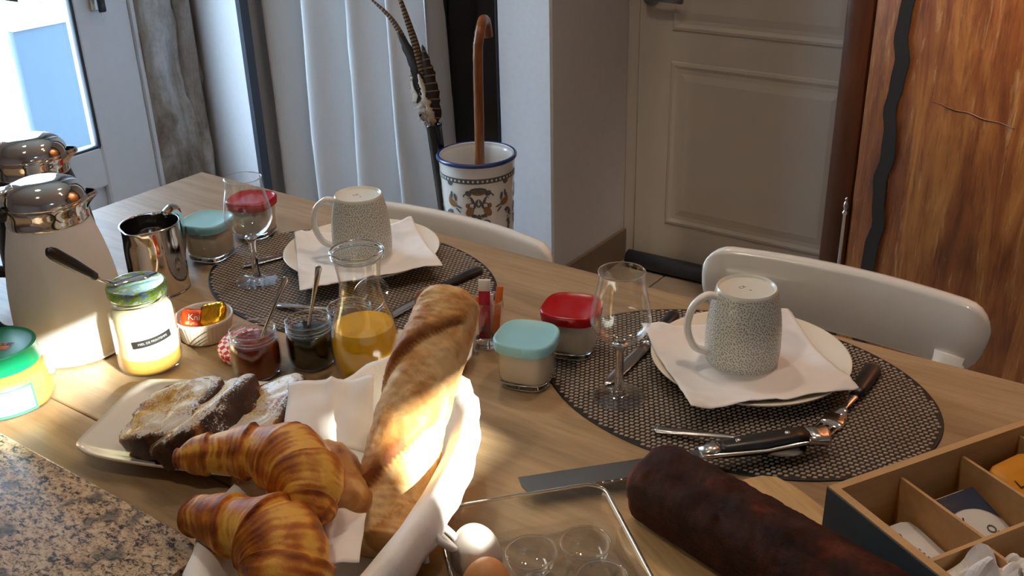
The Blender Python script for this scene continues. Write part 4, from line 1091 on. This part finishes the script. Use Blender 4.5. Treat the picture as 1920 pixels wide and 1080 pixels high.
croissant([(-.606, .389, .842), (-.584, .387, .846), (-.552, .392, .848), (-.520, .396, .850), (-.490, .384, .846), (-.470, .358, .838), (-.460, .338, .83)],
          [.008, .019, .0235, .027, .0335, .034, .030, .022, .008], 5, 'dark-backed croissant at the near end of the basket', 2.7, golden=.1)
# paper napkins inside the basket
def sheet4(cs, n, amp, seed, name, label, mat='paper', t=.0006):
    c = [Vector(q) for q in cs]; m_ = sum(c, Vector())/4; V = []
    for j in range(n+1):
        for i in range(n+1):
            u, v = i/n, j/n; p = (c[0]*(1-u)+c[1]*u)*(1-v)+(c[3]*(1-u)+c[2]*u)*v
            V.append((p.x-m_.x, p.y-m_.y, p.z-m_.z+amp*nz(u*2, v*2, seed, 1.6)+amp*.5*math.exp(-((u-.5)/.03)**2)))
    return tag(ob(name, solid_sheet(V, n, n, t), mat, loc=tuple(m_)), label, 'napkin')
sheet4([(-.690, .575, .838), (-.625, .628, .842), (-.572, .560, .812), (-.622, .500, .832)], 16, .006, 3, 'paper_napkin', 'white paper napkin lying over the plate side of the basket, its corner pointing up')
sheet4([(-.552, .455, .828), (-.500, .478, .828), (-.458, .425, .836), (-.500, .375, .826)], 16, .006, 6, 'paper_napkin', 'white paper napkin folded in the near half of the basket, below the big croissant')

# ------------------------------------------------------------------ granite slab
gs_ = loft([[(p[0]*k+(0), p[1]*k2, z) for p in rrect(.20, .14, 0, 14, 80)] for k, k2, z in ((.990, .986, 0), (1, 1, .005), (1, 1, .026), (.996, .994, .029), (.985, .979, .030), (.5, .5, .030), (.02, .02, .030))])
tag(ob('granite_board', gs_, 'granite', loc=(-.823, .272, TZ), auto=50), 'speckled beige and black granite board at the lower left', 'board')

# ------------------------------------------------------------------ cutting board, loaf
ux, uy = .87, -.493
A0 = Vector((-.276, .803)); U = Vector((ux, uy)); Vv = Vector((uy, -ux))
cbc = A0+Vv*.095+U*.155
rs = []
for k, z in ((.985, 0), (1, .003), (1, .0125), (.985, .0155)):
    rs.append([(p[0]*k, p[1]*k, z) for p in rrect(.155, .095, 0, 9, 64)])
tag(ob('cutting_board', loft(rs), 'board_wood', loc=(cbc.x, cbc.y, TZ), rotz=atan2(uy, ux), auto=50), 'pale wooden cutting board under the loaf cake', 'board')
def loaf():
    n = 90; R = []; bk = []; L = .250
    for i in range(n+1):
        t = i/n; x = L*t
        e = min(1, t/.07, (1-t)/.07); e = sqrt(max(.0, 1-(1-e)**2))*.25+.75
        if i in (0, n): e *= .95
        ring = []
        for j in range(56):
            a = 2*pi*j/56; c_, s_ = cos(a), sin(a)
            k = (abs(c_)**4.2+abs(s_)**4.2)**(-1/4.2)
            y = .0350*k*c_; z = .027+.027*k*s_
            if s_ > 0: y *= 1+.10*s_; z += .010*max(0, 1-(y/.04)**2)*s_; 
            else: y *= .93
            if s_ > .3: z += .0035*math.exp(-((y-.006*sin(x*40))/.010)**2)-.0026*math.exp(-((y+.012)/.006)**2)
            d = .0016*nz(x, y, z, 60)+.0011*nz(x, y, z, 190)
            y0 = y*e*(1+d*14); z0 = .027+(z-.027)*e+d
            ring.append((x+(.004*(1-abs(c_))*0)-(0 if i else -.001), y0, max(.0, z0)))
            bk.append(.66+.26*nz(x*1.0, y, z, 34)+.2*nz(x, y, z, 180)-.30*math.exp(-((y+.001)/.012)**2)*(s_ > .3)*(x > .05)*(.75+.8*nz(x, 0, 0, 45))-.35*(i < 3)+.2*math.exp(-((y+.014)/.006)**2))
        R.append(ring)
    o = ob('loaf_cake', loft(R), 'loaf_crust', loc=(-.350, .684, TZ+.0160), rotz=-.25); set_bake(o, [min(1, max(0, v)) for v in bk])
    tag(o, 'dark brown glossy loaf cake lying on the cutting board', 'cake')
loaf()

# ------------------------------------------------------------------ clear egg tray and eggs
te = radians(48.5); tc = (-.484, .5455)
et = thing('egg_tray', 'clear plastic egg tray at the bottom edge of the table', 'egg tray', (tc[0], tc[1], TZ), te)
# local x along e1 (0..148 mm), y = -e2 direction
WX, WY, H = .150, .235, .042
def rr_path(x0, x1, y0, y1, r, z, n=6):
    out = []
    for (cx_, cy_, a0) in ((x1-r, y1-r, 0), (x0+r, y1-r, pi/2), (x0+r, y0+r, pi), (x1-r, y0+r, 1.5*pi)):
        for k in range(n+1): a = a0+pi/2*k/n; out.append((cx_+r*cos(a), cy_+r*sin(a), z))
    return out
rg = [rr_path(.006, WX-.006, -WY+.006, -.006, .014, .001), rr_path(.004, WX-.004, -WY+.004, -.004, .015, .004), rr_path(.001, WX-.001, -WY+.001, -.001, .016, H-.003), rr_path(-.003, WX+.003, -WY-.003, .003, .018, H),
      rr_path(-.0035, WX+.0035, -WY-.0035, .0035, .018, H-.004), rr_path(-.0022, WX+.0022, -WY-.0022, .0022, .018, H-.003), rr_path(.002, WX-.002, -WY+.002, -.002, .015, H-.0045), rr_path(.0055, WX-.0055, -WY+.0055, -.0055, .014, .0035)]
ob('box', loft(rg, caps=True), 'plastic_clear', et, auto=50)
rimt = []
pth = rr_path(-.002, WX+.002, -WY-.002, .002, .018, H)
for i in range(len(pth)):
    P0 = Vector(pth[i]); T0 = (Vector(pth[(i+1) % len(pth)])-Vector(pth[i-1])).normalized(); N0 = T0.cross(Vector((0, 0, 1)))
    rimt.append([tuple(P0+N0*.0016*cos(c)+Vector((0, 0, .0014*sin(c)))) for c in [2*pi*q/8 for q in range(8)]])
ob('rim', loft(rimt, closed=True), 'glass_solid', et)
cups = [(.0235+.048*i, -.055-.046*j) for j in range(4) for i in range(3)]
for (cx_, cy_) in cups:
    cu_ = ob('cup', mv(lathe([(.0215+.0010*cos(a), .0255+.0010*sin(a)) for a in [2*pi*k/8 for k in range(8)]], 40, closed=True), cx_, cy_, 0), 'glass_solid', et)
    ob('cup_bowl', mv(cat_(
       lathe(smooth_prof([(.0214, .0255), (.0200, .016), (.0150, .008), (.006, .0045), (.0004, .0045)], 4), 40)), cx_, cy_, 0), 'plastic_cup', cu_)
def egg(i, mat, label, tilt=.2):
    cx_, cy_ = cups[i]; R = []
    for k in range(25):
        th = pi*k/24; z = -cos(th); r = .0218*sin(th)*(1-.10*z); R.append([(r*cos(a), r*sin(a), .0285*z) for a in [2*pi*q/32 for q in range(32)]])
    g = xf(loft(R), Matrix.Rotation(tilt, 4, 'X'))
    w = Matrix.Rotation(te, 4, 'Z') @ Vector((cx_, cy_, 0))
    return tag(ob('egg', g, mat, loc=(tc[0]+w.x, tc[1]+w.y, TZ+.0345)), label, 'egg', 'boiled eggs in the tray')
egg(0, 'egg_white', 'white egg in the corner cup of the clear tray', .15)
egg(3, 'egg_brown', 'brown egg in the clear tray, at the bottom edge of the picture', -.1)

# ------------------------------------------------------------------ tea box
ta = radians(60); bc = (-.199, .713)
tx = thing('tea_box', 'wooden tea box with dark grey sides and compartments', 'box', (bc[0], bc[1], TZ+.0157), ta)
# local x along e1, local -y along e2
LX, LY, HB, w = .30, .215, .0643, .0075
ob('outer_side', cat_(box(-.0012, .0, -LY, 0, 0, HB-.001), box(0, LX, .0, .0012, 0, HB-.001), box(LX, LX+.0012, -LY, 0, 0, HB-.001), box(0, LX, -LY-.0012, -LY, 0, HB-.001)), 'slate_blue', tx, smooth=False)
ob('side', cat_(box(0, w, -LY, 0, 0, HB), box(LX-w, LX, -LY, 0, 0, HB), box(w, LX-w, -w, 0, 0, HB), box(w, LX-w, -LY, -LY+w, 0, HB)), 'light_ply', tx, smooth=False)
ob('bottom', box(w, LX-w, -LY+w, -w, .002, .006), 'light_ply', tx, smooth=False)
for k in range(3):
    x = .072+k*.070
    ob('divider', box(x, x+.003, -.098, -w, .006, HB-.010), 'light_ply', tx, smooth=False)
    ob('divider', box(x-.004, x-.001, -LY+w, -.102, .006, HB-.012), 'light_ply', tx, smooth=False)
ob('divider', box(w, LX-w, -.102, -.0985, .006, HB-.007), 'light_ply', tx, smooth=False)
def in_box(x, y, z=0):
    v = Matrix.Rotation(ta, 4, 'Z') @ Vector((x, y, 0)); return (bc[0]+v.x, bc[1]+v.y, TZ+.0157+z)
def sachet(x, y, z, w_, h_, rot, tilt, mat, label, extra=None, n=1):
    g = loft([[(p[0], p[1], zz) for p in rrect(w_/2*k, h_/2*k, 0, 8, 32)] for k, zz in ((.98, 0), (1, .0008), (.96, .0028), (.5, .0032))])
    mt = Matrix.Rotation(ta+rot, 4, 'Z') @ Matrix.Rotation(tilt, 4, 'X')
    t = thing('tea_sachet', label, 'sachet', in_box(x, y, z), 0, 'tea sachets in the box')
    for q in range(n): ob('packet', xf(mv(g, .001*q, .001*q, q*.0035), mt), mat, t)
    if extra:
        for (gg, mm) in extra: ob('print', xf(mv(gg, 0, 0, .0036*n), mt), mm, t, smooth=False)
    return t
sachet(.040, -.060, .011, .056, .068, 0, .12, 'paper', 'white tea sachets standing in the corner compartment of the tea box',
       [(mv(rz(text_geo('S', .014, .0002), 1.5), .004, .022, .0003), 'ink_navy'), (mv(rz(text_geo('- - - -', .008, .0002), -1.5), .012, -.004, .0003), 'ink_grey')], 3)
arc = [(.0285*cos(a), -.006+.022*sin(a)) for a in [pi*k/20 for k in range(21)]]
dark = [(-.028, .034), (.028, .034), (.028, -.006)]+[(p[0]*.98, p[1]) for p in arc]
dk = (lambda pts: ([(x, y, .0002) for x, y in pts], [tuple(range(len(pts)))]))
tt = []
strp = []
for i in range(20):
    x0, x1 = -.028+.0028*i, -.028+.0028*(i+1)
    f_ = lambda x: -.006+.024*sqrt(max(0, 1-(x/.0285)**2))
    b = len(tt); tt += [(x0, f_(x0), .0002), (x1, f_(x1), .0002), (x1, .034, .0002), (x0, .034, .0002)]; strp.append((b, b+1, b+2, b+3))
sachet(.110, -.058, .019, .058, .070, 0, .30, 'paper', 'white and navy tea sachet in the second compartment of the tea box',
       [((tt, strp), 'ink_navy'), (mv(rz(text_geo('====\n===', .006, .0001), pi/2*0), -.010, .029, .0003), 'ink_grey'), (mv(rz(text_geo('L', .013, .0002), -.6), -.006, .006, .0002), 'ink_black'), (mv(rz(text_geo('Om', .011, .0002), -.9), .014, -.010, .0002), 'ink_grey')], 2)
sachet(.184, -.050, .025, .054, .066, .1, .38, 'tea_orange', 'orange tea sachet in the far compartment of the tea box', [(mv(text_geo('L', .012, .0001), -.01, .01, 0), 'ink_black')], 3)
def crumple(x, y, z, s, seed, label):
    n = 18; V = []
    pts_ = [Vector((-s, -s*.7, 0)), Vector((s, -s*.6, .0)), Vector((s*.8, s*.8, 0)), Vector((-s*.7, s, 0))]
    for j in range(n+1):
        for i in range(n+1):
            u, v = i/n, j/n; p = (pts_[0]*(1-u)+pts_[1]*u)*(1-v)+(pts_[3]*(1-u)+pts_[2]*u)*v
            h = .003*noise.cell(Vector((u*4+seed, v*4, 0)))+.026*abs(nz(u*2, v*2, seed, 1.3))+.018*(1-abs(u-.5)*2)*(1-abs(v-.4)*1.4)
            V.append((p.x, p.y, h))
    return tag(ob('crumpled_paper', solid_sheet(V, n, n, .0006), 'paper', loc=in_box(x, y, z), smooth=False, rotz=seed), label, 'paper', 'crumpled white papers in the tea box')
crumple(.040, -.135, .044, .030, 1.0, 'crumpled white paper in the near left compartment of the tea box')
crumple(.085, -.150, .048, .030, 2.3, 'crumpled white paper resting over the near divider of the tea box')
for k in range(5):
    p = in_box(.135+.004*k, -.120-.006*k, .02+.007*k)
    tag(ob('paper_stick', xf(box(-.035, .035, -.005, .005, -.0015, .0015, .001), Matrix.Rotation(ta+.15*k-.2, 4, 'Z') @ Matrix.Rotation(-.25, 4, 'Y')), 'paper', loc=p), ['lowest white paper stick', 'second white paper stick from the bottom', 'middle white paper stick', 'second white paper stick from the top', 'topmost white paper stick'][k]+' of the pile in the tea box', 'sachet', 'paper sticks in the tea box')
tag(ob('box_clasp', box(-.009, .009, -.002, .002, 0, .003, .001), 'ink_black', loc=(-.155, .915, TZ), rotz=1.0), 'small black clasp lying behind the tea box', 'clasp')

# ------------------------------------------------------------------ umbrella stand, cane, feathers
ust = thing('umbrella_stand', 'white porcelain umbrella stand with blue rim and painted ornaments', 'umbrella stand', (-1.585, 2.045, 0))
R1 = .100
sp_ = smooth_prof([(.085, .0), (.090, .01), (.091, .2), (.0935, .36), (.098, .47), (.1005, .498), (.104, .508), (.1035, .516)], 5)
ob('body', lathe([(.0004, 0)]+sp_+[(.098, .516)]+[(r-.008, z) for r, z in sp_[::-1][1:-3]]+[(.0004, .012)], 72), 'ceramic', ust)
ob('rim', lathe([(.1015+.005*cos(a), .512+.006*sin(a)) for a in [2*pi*k/12 for k in range(12)]], 72, closed=True), 'rim_blue', ust)
def sr(z):
    for (r0, z0), (r1_, z1) in zip(sp_, sp_[1:]):
        if z <= z1: return r0+(r1_-r0)*max(0, z-z0)/(z1-z0+1e-9)+.0008
    return .1035
def blob(x, y, rx, ry, rot=0, n=10):
    pts = [(0, 0)]+[(rx*cos(2*pi*k/n), ry*sin(2*pi*k/n)) for k in range(n)]
    c_, s_ = cos(rot), sin(rot)
    return [(x+a*c_-b*s_, y+a*s_+b*c_, 0) for a, b in pts], [(0, k+1, (k+1) % n+1) for k in range(n)]
def curl(x, y, s, flip=1, th=.0013):
    P = []
    for k in range(16):
        a = k/15*4.6; r = s*(1-k/20); P.append((x+flip*r*cos(a), y+r*sin(a)))
    V, Fc = [], []
    for k, (a, b) in enumerate(P):
        q = P[min(k+1, 15)]; p = P[max(k-1, 0)]; d = Vector((q[0]-p[0], q[1]-p[1])).normalized(); w_ = th*(1.2-k/18)
        V += [(a-d.y*w_, b+d.x*w_, 0), (a+d.y*w_, b-d.x*w_, 0)]
        if k: Fc.append((2*k-2, 2*k-1, 2*k+1, 2*k))
    return V, Fc
a_mid = atan2(-.73, .53)-.02+.0
a_mid = atan2(-2.045, 1.585)
band = [wrap(grid_patch(2*pi*.0985, .014, 96, 1, 0), sr, a_mid, .470)]
ob('border_band', band[0], 'ink_grey', ust)
ob('border_dots', cat_(*[wrap(blob(-.30+.0125*k, 0, .0028, .0034), lambda z: sr(z)+.0005, a_mid, .470) for k in range(49)]), 'ink_white', ust)
dk_, oc_ = [], []
oc_.append(blob(0, -.012, .015, .007)); dk_.append(blob(0, -.008, .018, .007))
for s in (-1, 1):
    dk_ += [blob(s*.020, -.014, .007, .006, s*.6), curl(s*.022, -.022, .009, s), curl(s*.014, -.045, .013, -s), curl(s*.012, -.083, .011, s), curl(s*.016, -.108, .010, -s), blob(s*.006, -.038, .003, .013, s*.4), blob(s*.012, -.03, .003, .010, -s*.4),
            blob(s*.014, -.125, .010, .006, s*.5), curl(s*.024, -.142, .008, s), blob(s*.010, -.064, .006, .004, s*.5), curl(s*.007, -.068, .008, s)]
    oc_ += [blob(s*.018, -.055, .008, .012, s*.5), blob(s*.022, -.042, .005, .006)]
    # birds and garlands
    X = s*.058
    oc_ += [blob(X, -.040, .012, .008, s*.4), blob(X+s*.006, -.030, .004, .010, s*.3)]
    dk_ += [blob(X-s*.008, -.026, .0035, .009, -s*.2), blob(X+s*.002, -.022, .003, .009, s*.15), blob(X-s*.016, -.046, .008, .002, s*.3), blob(X-s*.014, -.054, .008, .0018, s*.7), blob(X+s*.006, -.060, .007, .005), blob(X+s*.014, -.068, .006, .005), curl(X+s*.008, -.066, .009, s), curl(X+s*.016, -.080, .008, -s),
            blob(X+s*.010, -.086, .006, .005), blob(X+s*.012, -.094, .005, .005, .4), blob(X+s*.010, -.102, .004, .005), blob(X-s*.012, -.106, .005, .0035, .8), blob(X-s*.010, -.140, .005, .005, .3)]
    dk_ += [blob(s*.062, .018-.012, .008, .008)]
dk_ += [blob(0, -.070, .004, .010), blob(0, -.118, .016, .010), blob(0, -.142, .020, .007), blob(0, -.155, .012, .006)]
for A in (0, 2.3, -2.3):
    big = lambda g_: ([(v[0]*1.3, v[1]*1.25, v[2]) for v in g_[0]], g_[1])
    ob('ornament', cat_(*[wrap(big(g_), lambda z: sr(z)+.0003, a_mid+A, .455) for g_ in dk_]), 'ink_grey', ust)['kind'] = 'stuff'
    ob('ornament', cat_(*[wrap(big(g_), sr, a_mid+A, .455) for g_ in oc_]), 'ink_ochre', ust)['kind'] = 'stuff'
# cane
cp_ = [(-1.606, 2.060, .02), (-1.600, 2.065, .30), (-1.588, 2.062, .50), (-1.580, 2.058, .70), (-1.575, 2.055, .78), (-1.573, 2.058, .81), (-1.578, 2.075, .838), (-1.590, 2.102, .850), (-1.602, 2.130, .838), (-1.606, 2.142, .80)]
cn = tag(ob('walking_cane', sweep(bez(cp_, 8), lambda t, a: .0128*(1+.05*nz(t*30, a, 2, 1)), 14), 'cane_wood'), 'brown wooden walking cane with hooked grip standing in the umbrella stand', 'cane')
# feathers in a small black tube
ft = thing('feather_bunch', 'long barred pheasant feathers in a black tube in the umbrella stand', 'feathers', (-1.70, 2.035, .40))
ob('tube', xf(lathe([(.0004, -.36), (.017, -.36), (.0205, .17), (.0215, .172), (.0215, .178), (.018, .178), (.016, .1), (.0004, .0)], 28), Matrix.Rotation(-.10, 4, 'Y')), 'black_gloss', ft)
def feather(pts, wid, mat, bandmat=None, nb=24, fray=0, seed=0):
    P = [Vector(p) for p in bez(pts, 10)]; n = len(P); nrm = Vector((.60, -.79, .1)).normalized()
    V, Fc, VB, FB = [], [], [], []
    for k, p in enumerate(P):
        t = (P[min(k+1, n-1)]-P[max(k-1, 0)]).normalized(); s = t.cross(nrm).normalized(); u = k/(n-1)
        w_ = wid*(min(1, u*7+.1))*(1-u**2.2)**.8+.0008
        j1 = fray*nz(k*1.7, seed, 1)*w_*2; j2 = fray*nz(k*1.7, seed, 9)*w_*2
        V += [p+s*(w_+j1), p+nrm*.0012, p-s*(w_+j2), p-nrm*.0012]
        if k:
            b = 4*(k-1)
            for q in range(4): Fc.append((b+q, b+(q+1) % 4, b+4+(q+1) % 4, b+4+q))
    o = ob('feather', (V, Fc), mat, ft)
    if bandmat:
        for m_ in range(nb):
            u = .12+.86*m_/nb; k = min(int(u*(n-1)), n-2); f = u*(n-1)-k; p = P[k].lerp(P[k+1], f); t = (P[k+1]-P[k]).normalized(); s = t.cross(nrm).normalized()
            w_ = (wid*(min(1, u*7+.1))*(1-u**2.2)**.8+.0008)*1.02; h = .0036
            b = len(VB); VB += [p+s*w_+nrm*.001-t*h*.2, p+s*w_+nrm*.001+t*h*.8, p+nrm*.002+t*h, p-s*w_+nrm*.001+t*h*.8, p-s*w_+nrm*.001-t*h*.2, p+nrm*.002]
            FB.append((b, b+1, b+2, b+5)); FB.append((b+5, b+2, b+3, b+4))
        ob('barring', (VB, FB), bandmat, o, smooth=False)
    ob('quill', sweep([tuple(p) for p in P[::4]], .0011, 6), 'feather_pale', o)
base = (-.018, 0, .17)
feather([base, (-.045, .0, .27), (-.09, .0, .37), (-.15, .01, .44), (-.225, .01, .49)], .010, 'feather_band', 'feather_dark', 34, 0, 1)
feather([base, (-.036, .0, .28), (-.062, .0, .38), (-.095, .0, .47), (-.14, .01, .56)], .011, 'feather_band', 'feather_dark', 36, 0, 2)
feather([base, (-.034, -.005, .25), (-.060, -.005, .33), (-.120, 0, .41)], .026, 'feather_dark', None, 0, .25, 3)
feather([base, (-.012, -.004, .25), (-.022, -.002, .32), (-.040, .0, .385)], .018, 'feather_dark', 'feather_band', 9, .3, 4)
feather([base, (-.030, -.012, .215), (-.055, -.014, .255), (-.075, -.01, .30)], .022, 'feather_pale', None, 0, .55, 5)
feather([base, (-.020, -.014, .22), (-.034, -.014, .27), (-.050, -.012, .31)], .012, 'feather_pale', None, 0, .5, 6)

bs_ = []
q0, q1 = Vector((-.018, -.014, .17)), Vector((-.072, -.012, .305))
for k in range(46):
    u = k/45; p = q0.lerp(q1, u); sd = -1 if k % 3 else 1
    L = (.034 if sd < 0 else .014)*(.5+.5*sin(pi*min(1, u*1.05)))*random.uniform(.7, 1.15); a = random.uniform(-.5, .35)
    d = Vector((sd*cos(a)*.8, -.15, sin(a)+.35-.5*(1-u)))
    bs_.append(sweep([p, p+d*L*.5+Vector((0, 0, .002)), p+d*L+Vector((0, -.002, -.004))], [.0011, .0009, .0003], 5))
ob('down', cat_(*bs_), 'feather_pale', ft)['kind'] = 'stuff'
